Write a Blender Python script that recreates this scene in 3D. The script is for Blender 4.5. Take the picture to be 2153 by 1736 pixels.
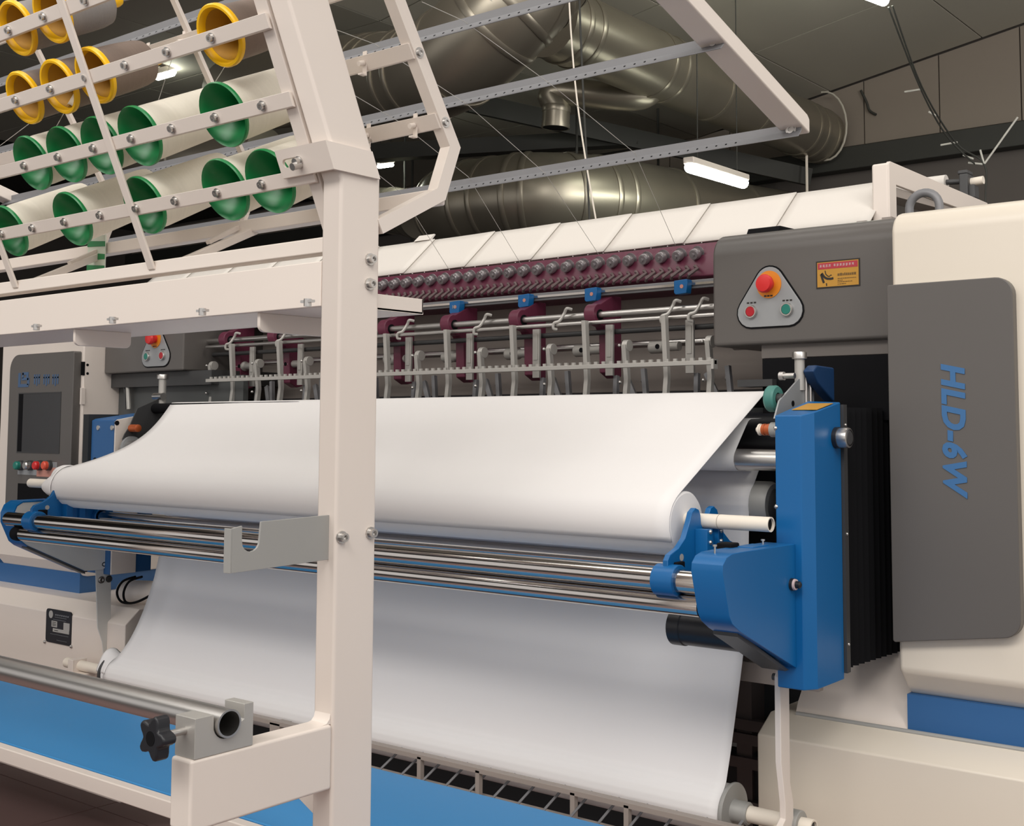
import bpy, bmesh, math, random
from mathutils import Vector, Matrix
random.seed(7)
for o in list(bpy.data.objects):
    bpy.data.objects.remove(o)
SC = bpy.context.scene
COL = SC.collection
R = math.radians

# ------------------------------------------------------------------ camera
F, PX, PY = 2500.0, 1257.0, 709.0          # focal length / principal point in 2153x1736 pixels
YAW, PITCH = R(36.7), R(4.2)
CAM = Vector((0, 0, 1.35))
cd = bpy.data.cameras.new('camera')
cam = bpy.data.objects.new('camera', cd)
COL.objects.link(cam)
cam.location = CAM
cam.rotation_euler = (R(90) + PITCH, 0, YAW)
cd.sensor_fit = 'HORIZONTAL'
cd.sensor_width = 36.0
cd.lens = F * 36.0 / 2153.0
cd.shift_x = -(PX - 1076.5) / 2153.0
cd.shift_y = -(868.0 - PY) / 2153.0
cd.clip_start = 0.02
SC.camera = cam

FWD = Vector((-math.sin(YAW) * math.cos(PITCH), math.cos(YAW) * math.cos(PITCH), math.sin(PITCH)))
RGT = Vector((math.cos(YAW), math.sin(YAW), 0))
UPV = RGT.cross(FWD)
def at(u, v, Y=None, X=None, Z=None):
    """point of the place seen at pixel (u, v) on the plane Y=, X= or Z="""
    d = RGT * ((u - PX) / F) + UPV * ((PY - v) / F) + FWD
    if Y is not None: t = (Y - CAM.y) / d.y
    elif X is not None: t = (X - CAM.x) / d.x
    else: t = (Z - CAM.z) / d.z
    return CAM + d * t

# ------------------------------------------------------------------ world, lights, exposure
w = bpy.data.worlds.new('hall_ambient'); SC.world = w
w.use_nodes = True
bg = w.node_tree.nodes['Background']
bg.inputs[0].default_value = (1.0, 0.965, 0.935, 1)
bg.inputs[1].default_value = 0.62
def area(name, loc, tgt, sx, sy, power, col=(1, .96, .905)):
    l = bpy.data.lights.new(name, 'AREA'); l.shape = 'RECTANGLE'
    l.size, l.size_y, l.energy, l.color = sx, sy, power, col
    o = bpy.data.objects.new(name, l); COL.objects.link(o)
    o.location = loc
    o.rotation_euler = (Vector(tgt) - Vector(loc)).to_track_quat('-Z', 'Y').to_euler()
    return o
# unseen area lights for hall lamps under the roof; the last is added
area('unseen_hall_light', (-1.2, -1.75, 4.5), (-1.6, 1.3, 0.9), 6.0, 1.4, 160)
area('unseen_hall_light', (1.6, 0.6, 4.3), (-1.2, 1.9, 1.0), 0.8, 4.0, 64)
area('unseen_hall_light', (-3.6, 0.8, 4.2), (-2.6, 2.0, 1.0), 0.8, 4.0, 40)
area('unseen_hall_light', (-1.5, 3.6, 4.6), (-1.6, 3.0, 1.0), 6.0, 0.5, 22)
area('unseen_hall_light', (1.5, 6.0, 4.4), (-4.5, 9.0, 3.6), 0.6, 5.0, 120)  # added light out of view, brightens the dark ducts and ceiling
SC.view_settings.view_transform = 'Standard'
SC.view_settings.look = 'None'
SC.view_settings.exposure = 0.26
SC.view_settings.gamma = 1.0
SC.view_settings.use_curve_mapping = False

# ------------------------------------------------------------------ materials
def lin(c):
    return tuple((x / 255.0) / 12.92 if x / 255.0 <= .04045 else ((x / 255.0 + .055) / 1.055) ** 2.4 for x in c) + (1.0,)
MATS = {}
def mat(name, rgb, rough=.5, metal=0.0, var=0.04, scale=8.0, bump=0.0, bscale=60.0, spec=.5, stretch=None, coat=0.0):
    if name in MATS: return MATS[name]
    m = bpy.data.materials.new(name); m.use_nodes = True
    nt = m.node_tree; b = nt.nodes['Principled BSDF']
    b.inputs['Roughness'].default_value = rough
    b.inputs['Metallic'].default_value = metal
    b.inputs['Specular IOR Level'].default_value = spec
    if coat: b.inputs['Coat Weight'].default_value = coat
    tc = nt.nodes.new('ShaderNodeTexCoord')
    mp = nt.nodes.new('ShaderNodeMapping')
    if stretch: mp.inputs['Scale'].default_value = stretch
    nt.links.new(tc.outputs['Object'], mp.inputs[0])
    n = nt.nodes.new('ShaderNodeTexNoise'); n.inputs['Scale'].default_value = scale
    n.inputs['Detail'].default_value = 4
    nt.links.new(mp.outputs[0], n.inputs['Vector'])
    c = lin(rgb)
    r = nt.nodes.new('ShaderNodeMixRGB')
    r.inputs[1].default_value = tuple(max(0, x * (1 - var)) for x in c[:3]) + (1,)
    r.inputs[2].default_value = tuple(min(1, x * (1 + var)) for x in c[:3]) + (1,)
    nt.links.new(n.outputs['Fac'], r.inputs[0])
    nt.links.new(r.outputs[0], b.inputs['Base Color'])
    if bump:
        n2 = nt.nodes.new('ShaderNodeTexNoise'); n2.inputs['Scale'].default_value = bscale
        nt.links.new(mp.outputs[0], n2.inputs['Vector'])
        bp = nt.nodes.new('ShaderNodeBump'); bp.inputs['Strength'].default_value = bump
        bp.inputs['Distance'].default_value = .01
        nt.links.new(n2.outputs['Fac'], bp.inputs['Height'])
        nt.links.new(bp.outputs[0], b.inputs['Normal'])
    MATS[name] = m
    return m
def emis(name, rgb, strength):
    m = bpy.data.materials.new(name); m.use_nodes = True
    nt = m.node_tree; b = nt.nodes['Principled BSDF']
    b.inputs['Base Color'].default_value = lin(rgb)
    b.inputs['Emission Color'].default_value = lin(rgb)
    b.inputs['Emission Strength'].default_value = strength
    return m
CREAM = mat('cream_paint', (230, 219, 210), .38, var=.02, scale=3)
CREAM2 = mat('ivory_paint', (228, 218, 203), .35, var=.02, scale=3)
BLUE = mat('blue_paint', (12, 97, 158), .36, var=.03, scale=4)
BLUE_T = mat('blue_sheet', (58, 136, 194), .45, var=.05, scale=2)
BLUE_S = mat('blue_skirt', (48, 98, 152), .45, var=.03, scale=3)
GREY = mat('charcoal_paint', (96, 92, 89), .38, var=.03, scale=5)
GREYD = mat('dark_grey_paint', (62, 62, 63), .45, var=.04, scale=5)
MAROON = mat('maroon_paint', (104, 44, 66), .42, var=.06, scale=10)
CHROME = mat('chrome_steel', (205, 200, 196), .13, 1.0, var=.02, scale=4)
STEEL = mat('brushed_steel', (205, 202, 199), .34, 1.0, var=.04, scale=6, stretch=(1, 20, 20))
GALV = mat('galvanised_steel', (128, 128, 131), .5, .25, var=.05, scale=14)
ALU = mat('cast_aluminium', (186, 183, 178), .45, .4, var=.05, scale=20)
ALUG = mat('grey_aluminium_paint', (160, 159, 156), .5, .1, var=.03, scale=6)
FABRIC = mat('white_fabric', (238, 235, 234), .8, var=.012, scale=3, bump=.10, bscale=3, spec=.2)
FABRIC2 = mat('white_fabric_lower', (236, 234, 234), .8, var=.012, scale=3, bump=.08, bscale=3, spec=.2)
BOARD = mat('white_quilted_board', (222, 216, 209), .6, var=.01, scale=3, spec=.3)
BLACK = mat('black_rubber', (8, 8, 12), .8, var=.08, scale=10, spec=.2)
BLACKP = mat('black_plastic', (32, 33, 38), .4, var=.06, scale=12)
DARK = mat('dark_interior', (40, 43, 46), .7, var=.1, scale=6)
TAUPE = mat('taupe_back_plate', (160, 150, 143), .6, var=.05, scale=4)
GREENP = mat('green_plastic', (18, 128, 68), .35, var=.05, scale=10)
YELLOWP = mat('yellow_plastic', (255, 196, 8), .35, var=.04, scale=10)
YELLOWI = mat('translucent_yellow_plastic', (176, 128, 18), .6, var=.08, scale=10)
YARNW = mat('white_yarn', (232, 226, 212), .85, var=.05, scale=6, stretch=(1, 30, 1), bump=.2, bscale=50, spec=.15)
YARNG = mat('taupe_yarn', (128, 112, 102), .6, var=.10, scale=6, stretch=(1, 30, 1), bump=.2, bscale=50, spec=.3)
YARNS = mat('silver_grey_yarn', (150, 146, 145), .6, var=.08, scale=6, stretch=(1, 30, 1), bump=.2, bscale=50, spec=.3)
THREAD = mat('white_thread', (205, 202, 195), .8, var=.02)
DUCT = mat('sheet_metal_duct', (156, 149, 135), .35, .75, var=.10, scale=3, stretch=(1, 1, 1))
CARD = mat('cardboard_core', (236, 226, 212), .6, var=.03, scale=20)
RED = mat('red_plastic', (214, 44, 44), .35, var=.03)
REDD = mat('dark_red_plastic', (176, 28, 40), .35, var=.03)
ORANGE = mat('orange_ring', (226, 138, 34), .5, var=.03)
GREENB = mat('green_button', (34, 122, 108), .35, var=.03)
NAVY = mat('navy_paint', (22, 58, 100), .5, var=.04)
TEAL = mat('teal_plastic', (70, 128, 120), .45, var=.05)
COPPER = mat('copper_sleeve', (186, 92, 48), .4, .3, var=.06)
PLATEL = mat('light_grey_plate', (208, 207, 203), .5, var=.02, scale=5)
KNOB = mat('smoked_knob', (150, 144, 147), .28, .55, var=.05)
HOOK = mat('dull_hook', (132, 116, 116), .45, .3, var=.05)
PLATE = mat('silver_plate', (158, 160, 162), .42, .25, var=.02)
STICKY = mat('yellow_sticker', (190, 140, 52), .5, var=.04)
STICKR = mat('red_sticker', (176, 52, 66), .5, var=.04)
STICKW = mat('white_print', (214, 190, 190), .6, var=.02)
INK = mat('black_ink', (40, 34, 30), .6, var=.05)
BLUEINK = mat('blue_print', (58, 108, 158), .5, var=.03)
BLUEINKF = mat('faint_blue_print', (72, 98, 132), .5, var=.05)
PINK = mat('pink_sticker', (200, 140, 125), .5, var=.05)
SCREEN = mat('dark_screen', (52, 52, 54), .25, var=.02)
LABELG = mat('label_grey', (170, 168, 164), .5, var=.04)
LAMPM = emis('fluorescent_diffuser', (250, 255, 240), 26.0)

# ------------------------------------------------------------------ mesh builder
class MB:
    def __init__(s): s.v = []; s.f = []
    def add(s, vs, fs):
        k = len(s.v); s.v += [Vector(p) for p in vs]; s.f += [tuple(i + k for i in f) for f in fs]; return s
    def box(s, x0, x1, y0, y1, z0, z1):
        x0, x1 = sorted((x0, x1)); y0, y1 = sorted((y0, y1)); z0, z1 = sorted((z0, z1))
        return s.add([(x0, y0, z0), (x1, y0, z0), (x1, y1, z0), (x0, y1, z0), (x0, y0, z1), (x1, y0, z1), (x1, y1, z1), (x0, y1, z1)],
                     [(0, 3, 2, 1), (4, 5, 6, 7), (0, 1, 5, 4), (1, 2, 6, 5), (2, 3, 7, 6), (3, 0, 4, 7)])
    def prism(s, axis, pts, a, b):
        n = len(pts)
        ar = sum(pts[i][0] * pts[(i + 1) % n][1] - pts[(i + 1) % n][0] * pts[i][1] for i in range(n))
        if ar < 0: pts = pts[::-1]
        if a > b: a, b = b, a
        def P(p, t):
            return {'x': (t, p[0], p[1]), 'y': (p[0], t, p[1]), 'z': (p[0], p[1], t)}[axis]
        vs = [P(p, a) for p in pts] + [P(p, b) for p in pts]
        fs = [tuple(range(n))[::-1], tuple(range(n, 2 * n))] + [(i, (i + 1) % n, n + (i + 1) % n, n + i) for i in range(n)]
        if axis == 'y': fs = [f[::-1] for f in fs]
        return s.add(vs, fs)
    def frame(s, d):
        d = Vector(d).normalized()
        a = Vector((0, 0, 1)) if abs(d.z) < .9 else Vector((1, 0, 0))
        u = d.cross(a).normalized(); return d, u, d.cross(u).normalized()
    def lathe(s, p, d, prof, seg=24, c0=False, c1=False):
        d, u, w_ = s.frame(d); p = Vector(p); vs = []; fs = []
        for t, r in prof:
            for i in range(seg):
                a = 2 * math.pi * i / seg
                vs.append(p + d * t + (u * math.cos(a) + w_ * math.sin(a)) * r)
        m = len(prof)
        for j in range(m - 1):
            for i in range(seg):
                k = (i + 1) % seg
                fs.append((j * seg + i, j * seg + k, (j + 1) * seg + k, (j + 1) * seg + i))
        if c0: fs.append(tuple(range(seg))[::-1])
        if c1: fs.append(tuple(range((m - 1) * seg, m * seg)))
        return s.add(vs, fs)
    def cyl(s, p0, p1, r, r1=None, seg=24):
        p0 = Vector(p0); p1 = Vector(p1); L = (p1 - p0).length
        return s.lathe(p0, p1 - p0, [(0, r), (L, r if r1 is None else r1)], seg, True, True)
    def pipe(s, p0, p1, ro, ri, seg=32):
        p0 = Vector(p0); p1 = Vector(p1); L = (p1 - p0).length
        return s.lathe(p0, p1 - p0, [(0, ri), (0, ro), (L, ro), (L, ri), (0, ri)], seg)
    def tube(s, pts, r, seg=10, closed=False):
        pts = [Vector(p) for p in pts]; n = len(pts); vs = []; fs = []
        rs = r if isinstance(r, (list, tuple)) else [r] * n
        prev = None
        for i, p in enumerate(pts):
            if closed: t = (pts[(i + 1) % n] - pts[i - 1])
            else: t = pts[min(i + 1, n - 1)] - pts[max(i - 1, 0)]
            t.normalize()
            if prev is None: _, u, w_ = s.frame(t)
            else:
                u = prev - t * prev.dot(t)
                u.normalize(); w_ = t.cross(u)
            prev = u
            for k in range(seg):
                a = 2 * math.pi * k / seg
                vs.append(p + (u * math.cos(a) + w_ * math.sin(a)) * rs[i])
        for i in range(n if closed else n - 1):
            j = (i + 1) % n
            for k in range(seg):
                l = (k + 1) % seg
                fs.append((i * seg + k, i * seg + l, j * seg + l, j * seg + k))
        if not closed:
            fs.append(tuple(range(seg))[::-1]); fs.append(tuple(range((n - 1) * seg, n * seg)))
        return s.add(vs, fs)
    def bar(s, p0, p1, wx, h, up=(1, 0, 0)):
        """square bar between two points; wx wide along `up`, h in the other direction"""
        p0 = Vector(p0); p1 = Vector(p1); d = (p1 - p0).normalized(); u = Vector(up)
        u = (u - d * u.dot(d)).normalized(); w_ = d.cross(u)
        vs = []
        for p in (p0, p1):
            for a, b in ((-1, -1), (1, -1), (1, 1), (-1, 1)):
                vs.append(p + u * a * wx / 2 + w_ * b * h / 2)
        return s.add(vs, [(3, 2, 1, 0), (4, 5, 6, 7), (0, 1, 5, 4), (1, 2, 6, 5), (2, 3, 7, 6), (3, 0, 4, 7)])
    def sphere(s, c, r, seg=12, rings=8, squash=1.0):
        c = Vector(c)
        prof = [(-r * squash * math.cos(math.pi * i / rings), max(1e-5, r * math.sin(math.pi * i / rings))) for i in range(rings + 1)]
        return s.lathe(c, (0, 0, 1), prof, seg)
    def grid(s, fn, nu, nv):
        vs = [fn(i / nu, j / nv) for j in range(nv + 1) for i in range(nu + 1)]
        fs = [(j * (nu + 1) + i, j * (nu + 1) + i + 1, (j + 1) * (nu + 1) + i + 1, (j + 1) * (nu + 1) + i) for j in range(nv) for i in range(nu)]
        return s.add(vs, fs)
    def mesh(s, name, m, org, angle=32):
        me = bpy.data.meshes.new(name)
        me.from_pydata([tuple(p - org) for p in s.v], [], s.f)
        bm = bmesh.new(); bm.from_mesh(me)
        bmesh.ops.recalc_face_normals(bm, faces=bm.faces)
        bm.to_mesh(me); bm.free()
        me.polygons.foreach_set('use_smooth', [True] * len(me.polygons))
        me.set_sharp_from_angle(angle=R(angle))
        me.materials.append(m)
        return me
    def build(s, name, m, parent=None, bevel=0.0, bseg=2, solid=0.0, angle=32):
        if parent is None:
            xs = [p.x for p in s.v]; ys = [p.y for p in s.v]; zs = [p.z for p in s.v]
            org = Vector(((min(xs) + max(xs)) / 2, (min(ys) + max(ys)) / 2, min(zs)))
        else:
            org = sum(s.v, Vector()) / len(s.v)
        o = bpy.data.objects.new(name, s.mesh(name, m, org, angle))
        COL.objects.link(o)
        W[o] = org.copy()
        if parent is not None:
            o.parent = parent; o.location = org - W[parent]
        else: o.location = org
        if solid:
            md = o.modifiers.new('thickness', 'SOLIDIFY'); md.thickness = solid; md.offset = 0
        if bevel:
            md = o.modifiers.new('bevel', 'BEVEL'); md.width = bevel; md.segments = bseg
            md.limit_method = 'ANGLE'; md.angle_limit = R(40); md.harden_normals = True
        return o
W = {}
def spline(pts, k=6):
    pts = [Vector(p) for p in pts]; n = len(pts); out = []
    for i in range(n - 1):
        p0 = pts[max(i - 1, 0)]; p1 = pts[i]; p2 = pts[i + 1]; p3 = pts[min(i + 2, n - 1)]
        for j in range(k):
            t = j / k
            out.append(.5 * ((2 * p1) + (p2 - p0) * t + (2 * p0 - 5 * p1 + 4 * p2 - p3) * t * t + (3 * p1 - p0 - 3 * p2 + p3) * t ** 3))
    return out + [pts[-1]]
def thing(name, label, cat, loc, group=None):
    o = bpy.data.objects.new(name, None); COL.objects.link(o)
    o.empty_display_size = .05
    o.location = Vector(loc); W[o] = Vector(loc)
    return tag(o, label, cat, group)
def tag(o, label, cat, group=None, kind=None):
    o['label'] = label; o['category'] = cat
    if group: o['group'] = group
    if kind: o['kind'] = kind
    return o
def struct(o, label=None):
    o['kind'] = 'structure'
    if label: o['label'] = label
    return o
def arc(c, r, a0, a1, n):
    return [(c[0] + r * math.cos(R(a0 + (a1 - a0) * i / n)), c[1] + r * math.sin(R(a0 + (a1 - a0) * i / n))) for i in range(n + 1)]
def rrect(x0, x1, z0, z1, r, n=5):
    rs = r if isinstance(r, (list, tuple)) else [r] * 4       # bl, br, tr, tl
    pts = []
    for (cx, cz, a), q in zip(((x0, z0, 180), (x1, z0, 270), (x1, z1, 0), (x0, z1, 90)), rs):
        ox = cx + (q if cx == x0 else -q); oz = cz + (q if cz == z0 else -q)
        pts += arc((ox, oz), q, a, a + 90, n) if q > 0 else [(cx, cz)]
    return pts
def hexbolt(parent, p, d, r=.008, h=.006, name='bolt', m=None):
    d = Vector(d).normalized()
    b = MB(); b.lathe(Vector(p), d, [(0, r * 1.45), (h * .3, r * 1.45), (h * .3, r), (h, r), (h, r * .55), (h * .6, r * .5)], 12, True, True)
    return b.build(name, m or STEEL, parent, angle=25)
def textmesh(body, size, m, parent, name, org, right, up, bold=0.0, shear=0.0, depth=.001, spacing=1.0):
    cu = bpy.data.curves.new(name, 'FONT'); cu.body = body; cu.size = size; cu.offset = bold; cu.shear = shear
    cu.extrude = depth; cu.align_x = 'CENTER'; cu.align_y = 'CENTER'; cu.resolution_u = 3; cu.space_character = spacing
    tmp = bpy.data.objects.new('tmp', cu); COL.objects.link(tmp)
    dg = bpy.context.evaluated_depsgraph_get()
    me = bpy.data.meshes.new_from_object(tmp.evaluated_get(dg))
    bpy.data.objects.remove(tmp)
    r_ = Vector(right).normalized(); u_ = Vector(up).normalized(); n_ = r_.cross(u_)
    M = Matrix((r_, u_, n_)).transposed().to_4x4()
    me.transform(M)
    me.materials.clear(); me.materials.append(m)
    o = bpy.data.objects.new(name, me); COL.objects.link(o)
    W[o] = Vector(org)
    o.parent = parent; o.location = Vector(org) - W[parent]
    return o
# ================================================================== THE HALL
FLOORM = mat('dark_floor_tile', (136, 110, 107), .35, var=.10, scale=3)
JOINT = mat('floor_joint', (40, 34, 34), .8)
PANELM = mat('ceiling_board', (184, 179, 166), .75, var=.05, scale=1.5)
PANELW = mat('wall_board', (134, 124, 113), .75, var=.05, scale=1.5)
BACKM = mat('dark_joint_backing', (46, 44, 40), .9)
WALLD = mat('dark_lower_wall', (92, 86, 82), .8, var=.06, scale=1)
BEAMM = mat('dark_steel_beam', (52, 52, 48), .6, var=.1, scale=3)

fl = struct(MB().box(-17, 6, -5, 10.9, -.08, -.004).build('floor', JOINT), 'dark tiled hall floor')
tile = None
for i in range(9):
    for j in range(5):
        x = -7.2 + i * .8; y = .0 + j * .8
        b = MB().box(x + .002, x + .798, y + .002, y + .798, -.004, 0)
        if tile is None:
            tile = b.build('tile', FLOORM, fl, bevel=.001, bseg=1)
            t0 = Vector((x, y, 0)); l0 = tile.location.copy()
        else:
            o = tile.copy(); COL.objects.link(o); o.location = l0 + Vector((x, y, 0)) - t0
wb = struct(MB().box(-17, 6, 10.56, 10.66, 0, 7).build('wall_back', WALLD), 'far wall of the hall with boarded upper band')
def roofz(x): return 4.36 if x < -6.5 else 4.36 + .158 * (x + 6.5)
x = -9.85
while x < -.3:
    x1 = x + .742
    MB().prism('y', [(x + .006, 4.03), (x1 - .006, 4.03), (x1 - .006, roofz(x1) - .012), (x + .006, roofz(x) - .012)], 10.52, 10.56).build('wall_panel', PANELW, wb)
    x += .742
MB().box(-17, 6, 10.40, 10.56, 3.78, 4.0).build('ledge_beam', BEAMM, wb, bevel=.01)
MB().box(-17, -9.86, 10.52, 10.56, 4.03, 4.36).build('wall_panel', PANELW, wb)
wl = struct(MB().box(-17.1, -17, -5, 10.66, 0, 7).build('wall_left', WALLD), 'distant dark end wall of the hall')
ce = MB().prism('y', [(-17, 4.40), (-6.5, 4.40), (6, 6.38), (6, 6.45), (-6.5, 4.47), (-17, 4.47)], -5, 10.6).build('ceiling', BACKM)
struct(ce, 'boarded hall ceiling sloping up to the right')
for i in range(10):
    xa = -12.5 + i * 1.5
    for j in range(6):
        ya = 1.5 + j * 1.5
        c0, c1 = xa + .007, xa + 1.493
        MB().prism('y', [(c0, roofz(c0)), (c1, roofz(c1)), (c1, roofz(c1) + .04), (c0, roofz(c0) + .04)], ya + .007, ya + 1.493).build('ceiling_panel', PANELM, ce)
# steel beams under the roof
for (a, b, w_, h, lab) in (
        (at(985, 215, Y=7.2), at(1700, 372, Y=10.2), .10, .16, 'dark steel roof beam running under the big straight duct'),
        (at(640, 330, Y=6.8), at(1340, 290, Y=8.6), .12, .14, 'dark steel beam behind the small duct outlet'),
        (at(740, 40, Y=8.0), at(1010, -40, Y=8.6), .5, .18, 'dark box beam at the top beside the creel post')):
    o = MB().bar(a, b, w_, h, up=(0, 1, 0)).build('steel_girder', BEAMM); tag(o, lab, 'beam', 'steel beams under the roof')
b = MB(); p = at(1090, 250, Y=9.6); b.box(p.x - .55, p.x + .35, 9.4, 9.8, p.z - .2, p.z + .15)
o = b.build('hanging_bracket', BLACK, bevel=.02); tag(o, 'dark ventilation bracket hanging left of the small duct outlet', 'bracket')
for u, lab in ((1383, 'thin hanger rod above the straight duct, left of the sloping cream beam'), (870, 'dark hanger rod behind the thin creel frame')):
    p = at(u, 120, Y=9.4)
    o = MB().cyl((p.x, p.y, 3.3), (p.x, p.y, roofz(p.x)), .012, seg=8).build('hanger_rod', BEAMM); tag(o, lab, 'rod', 'duct hangers')

# ---------------------------------------------------------------- ducts
def duct(name, pts, r, label, ribs=(), seg=36, open_end=False, hang=()):
    """smooth duct through pts with raised seam rings at fractions `ribs`"""
    pts = [Vector(p) for p in pts]
    fine = []
    n = len(pts)
    for i in range(n - 1):
        p0 = pts[max(i - 1, 0)]; p1 = pts[i]; p2 = pts[i + 1]; p3 = pts[min(i + 2, n - 1)]
        for k in range(8):
            t = k / 8
            fine.append(.5 * ((2 * p1) + (p2 - p0) * t + (2 * p0 - 5 * p1 + 4 * p2 - p3) * t * t + (3 * p1 - p0 - 3 * p2 + p3) * t ** 3))
    fine.append(pts[-1])
    base = fine[0]
    t = thing(name, label, 'duct', (base.x, base.y, base.z - r), 'ventilation ducts')
    b = MB(); b.tube(fine, r, seg)
    o = b.build('duct_shell', DUCT, t)
    if open_end:
        d = (fine[-1] - fine[-2]).normalized()
        q = MB(); q.lathe(fine[-1] - d * .002, d, [(0, r * .93), (.004, r * .93)], seg, True, True); q.build('opening', BLACK, t)
        q = MB(); q.lathe(fine[-1] - d * .03, d, [(0, r), (.0, r * 1.03), (.035, r * 1.03), (.035, r * .93)], seg); q.build('rim', DUCT, t)
    L = len(fine) - 1
    for f_ in hang:
        q = fine[int(f_ * L)]; MB().cyl((q.x, q.y, q.z + r * .9), (q.x, q.y, roofz(q.x)), .010, seg=6).build('hanger_rod', BEAMM, t)
    for f_ in ribs:
        x = f_ * L; i = min(int(x), L - 1); p = fine[i].lerp(fine[i + 1], x - i)
        d = (fine[i + 1] - fine[i]).normalized()
        b = MB(); e = r * .02 + .004
        b.lathe(p - d * .025, d, [(0, r * .99), (.0, r + e * .5), (.012, r + e), (.038, r + e), (.05, r + e * .5), (.05, r * .99)], seg)
        b.build('seam_ring', DUCT, t)
    return t
XD = -5.05
zA = at(1690, 273, X=XD).z
duct('straight_duct', [(XD, 6.2, zA), (XD, 7.6, zA), (XD, 9.0, zA), (XD, 10.39, zA)], .262,
     'large straight sheet metal duct running under the ceiling to the far wall', ribs=(.06, .10, .30, .34, .50, .66, .70, .86, .90, .96))
p = Vector((XD - .05, 7.6, zA - .12)); q = at(1170, 225, Y=7.15)
duct('outlet_duct', [p, p + Vector((-.1, -.16, -.12)), Vector((q.x, q.y, q.z + .12)), q, at(1168, 268, Y=7.15)], .108,
     'small bent duct outlet opening downwards in front of the straight duct', ribs=(.78,), open_end=True)
duct('elbow_duct', [at(1180, -110, Y=5.2), at(1075, 10, Y=4.9), at(960, 120, Y=4.9), at(850, 165, Y=5.1), at(700, 170, Y=5.4), at(500, 200, Y=5.8)], .295,
     'wide bent duct behind the thin creel frame at the top', ribs=(.08, .14, .2, .26, .40, .52, .57, .66, .69), seg=44)
duct('low_duct', [at(955, 440, Y=7.3), at(975, 432, Y=7.2), at(1030, 424, Y=7.2), at(1140, 415, Y=7.3), at(1300, 425, Y=8.0), at(1520, 462, Y=9.4), at(1640, 480, Y=10.1)], .36,
     'wide low duct just above the white quilted board', ribs=(.02, .26, .36, .44, .47, .56, .62, .65, .74, .86), seg=44, hang=(.6,))
duct('small_low_duct', [at(700, 440, Y=8.0), at(800, 442, Y=7.9), at(850, 445, Y=7.8), at(886, 452, Y=7.7)], .22,
     'smaller dim duct end low behind the creel post', ribs=(.5, .8, .97), hang=(.2, .7))
duct('left_duct', [at(130, 320, Y=5.6), at(300, 330, Y=5.5), at(420, 330, Y=5.5), at(560, 330, Y=5.6)], .22,
     'dim duct seen between the yarn spools', ribs=(.3, .6))
b = MB(); pts = [at(1735 + 45 * math.cos(R(a)), 265 + 72 * math.sin(R(a)), Y=10.3) for a in range(-100, 141, 16)]
o = b.tube(pts, .010, 8).build('cable_loop', PANELM); tag(o, 'grey cable looped around the far end of the straight duct', 'cable')

# ---------------------------------------------------------------- luminaires
def tube_light(u0, v0, u1, v1, Y0, Y1, label, wdt=.085):
    a, c = at(u0, v0, Y=Y0), at(u1, v1, Y=Y1)
    mid = (a + c) / 2
    t = thing('tube_light', label, 'lamp', mid - Vector((0, 0, .04)), 'fluorescent lamps under the roof')
    b = MB(); b.bar(a + Vector((0, 0, .045)), c + Vector((0, 0, .045)), wdt, .05, up=(1, 0, 0)); b.build('housing', CREAM, t, bevel=.01)
    b = MB(); d = (c - a).normalized()
    prof = []
    b.tube([a, a + d * .03, c - d * .03, c], [wdt * .25, wdt * .5, wdt * .5, wdt * .25], 16); b.build('diffuser', LAMPM, t)
    for f_ in (.15, .85):
        q = a.lerp(c, f_); MB().cyl((q.x, q.y, q.z + .06), (q.x, q.y, roofz(q.x)), .004, seg=6).build('hanger_wire', BEAMM, t)
    return t
tube_light(1447, 350, 1566, 386, 7.0, 8.1, 'glowing fluorescent lamp right of centre above the white board')
tube_light(1700, -60, 1862, 2, 6.8, 8.0, 'glowing fluorescent lamp cut off by the top edge')
tube_light(325, 162, 368, 150, 5.6, 5.8, 'small bright lamp glimpsed between the yellow spools', .07)
tube_light(795, 350, 826, 346, 7.4, 7.8, 'small bright lamp just right of the creel post', .04)
def cable(name, pts, r, m, label, cat='cable', group=None):
    o = MB().tube(spline(pts), r, 8).build(name, m); return tag(o, label, cat, group)
cable('white_rope', [at(1194, -60, Y=4.4), at(1200, 60, Y=4.4), at(1212, 200, Y=4.4), at(1232, 340, Y=4.4), at(1256, 480, Y=4.4)], .0042, CARD, 'white rope hanging down behind the guide rails', 'rope')
cable('hanging_cable', [at(1216, -60, Y=5.0), at(1224, 150, Y=5.0), at(1233, 330, Y=5.0), at(1240, 470, Y=5.0)], .006, BEAMM, 'dark cable hanging beside the white cord')
q = at(1696, 340, Y=10.0)
cable('white_rope', [(q.x, 10.0, 0), (q.x, 10.0, 2), (q.x, 10.0, zA - .255)], .013, CARD, 'cream rope hanging below the far end of the straight duct', 'rope')
cable('wall_cable', [at(1810, 190, Y=10.5), at(1822, 215, Y=10.5), at(1828, 232, Y=10.5), at(1842, 241, Y=10.5)], .012, BEAMM, 'short loose cable on the boarded wall', 'cable')
lk = thing('lamp_cable', 'dark twin cable with pale ties slanting down from the upper lamp', 'cable', at(2050, 345, Y=9.2))
MB().tube(spline([at(1868, 15, Y=8.0), at(1935, 185, Y=8.6), at(1990, 285, Y=9), at(2050, 345, Y=9.2)]), .007, 8).build('cable_strand', BEAMM, lk)
MB().tube(spline([at(1876, 12, Y=8.0), at(1938, 182, Y=8.6), at(2010, 300, Y=9.1), at(2069, 345, Y=9.2), at(2072, 430, Y=9.2), at(2073, 700, Y=9.2)]), .007, 8).build('cable_strand', BEAMM, lk)
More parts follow.
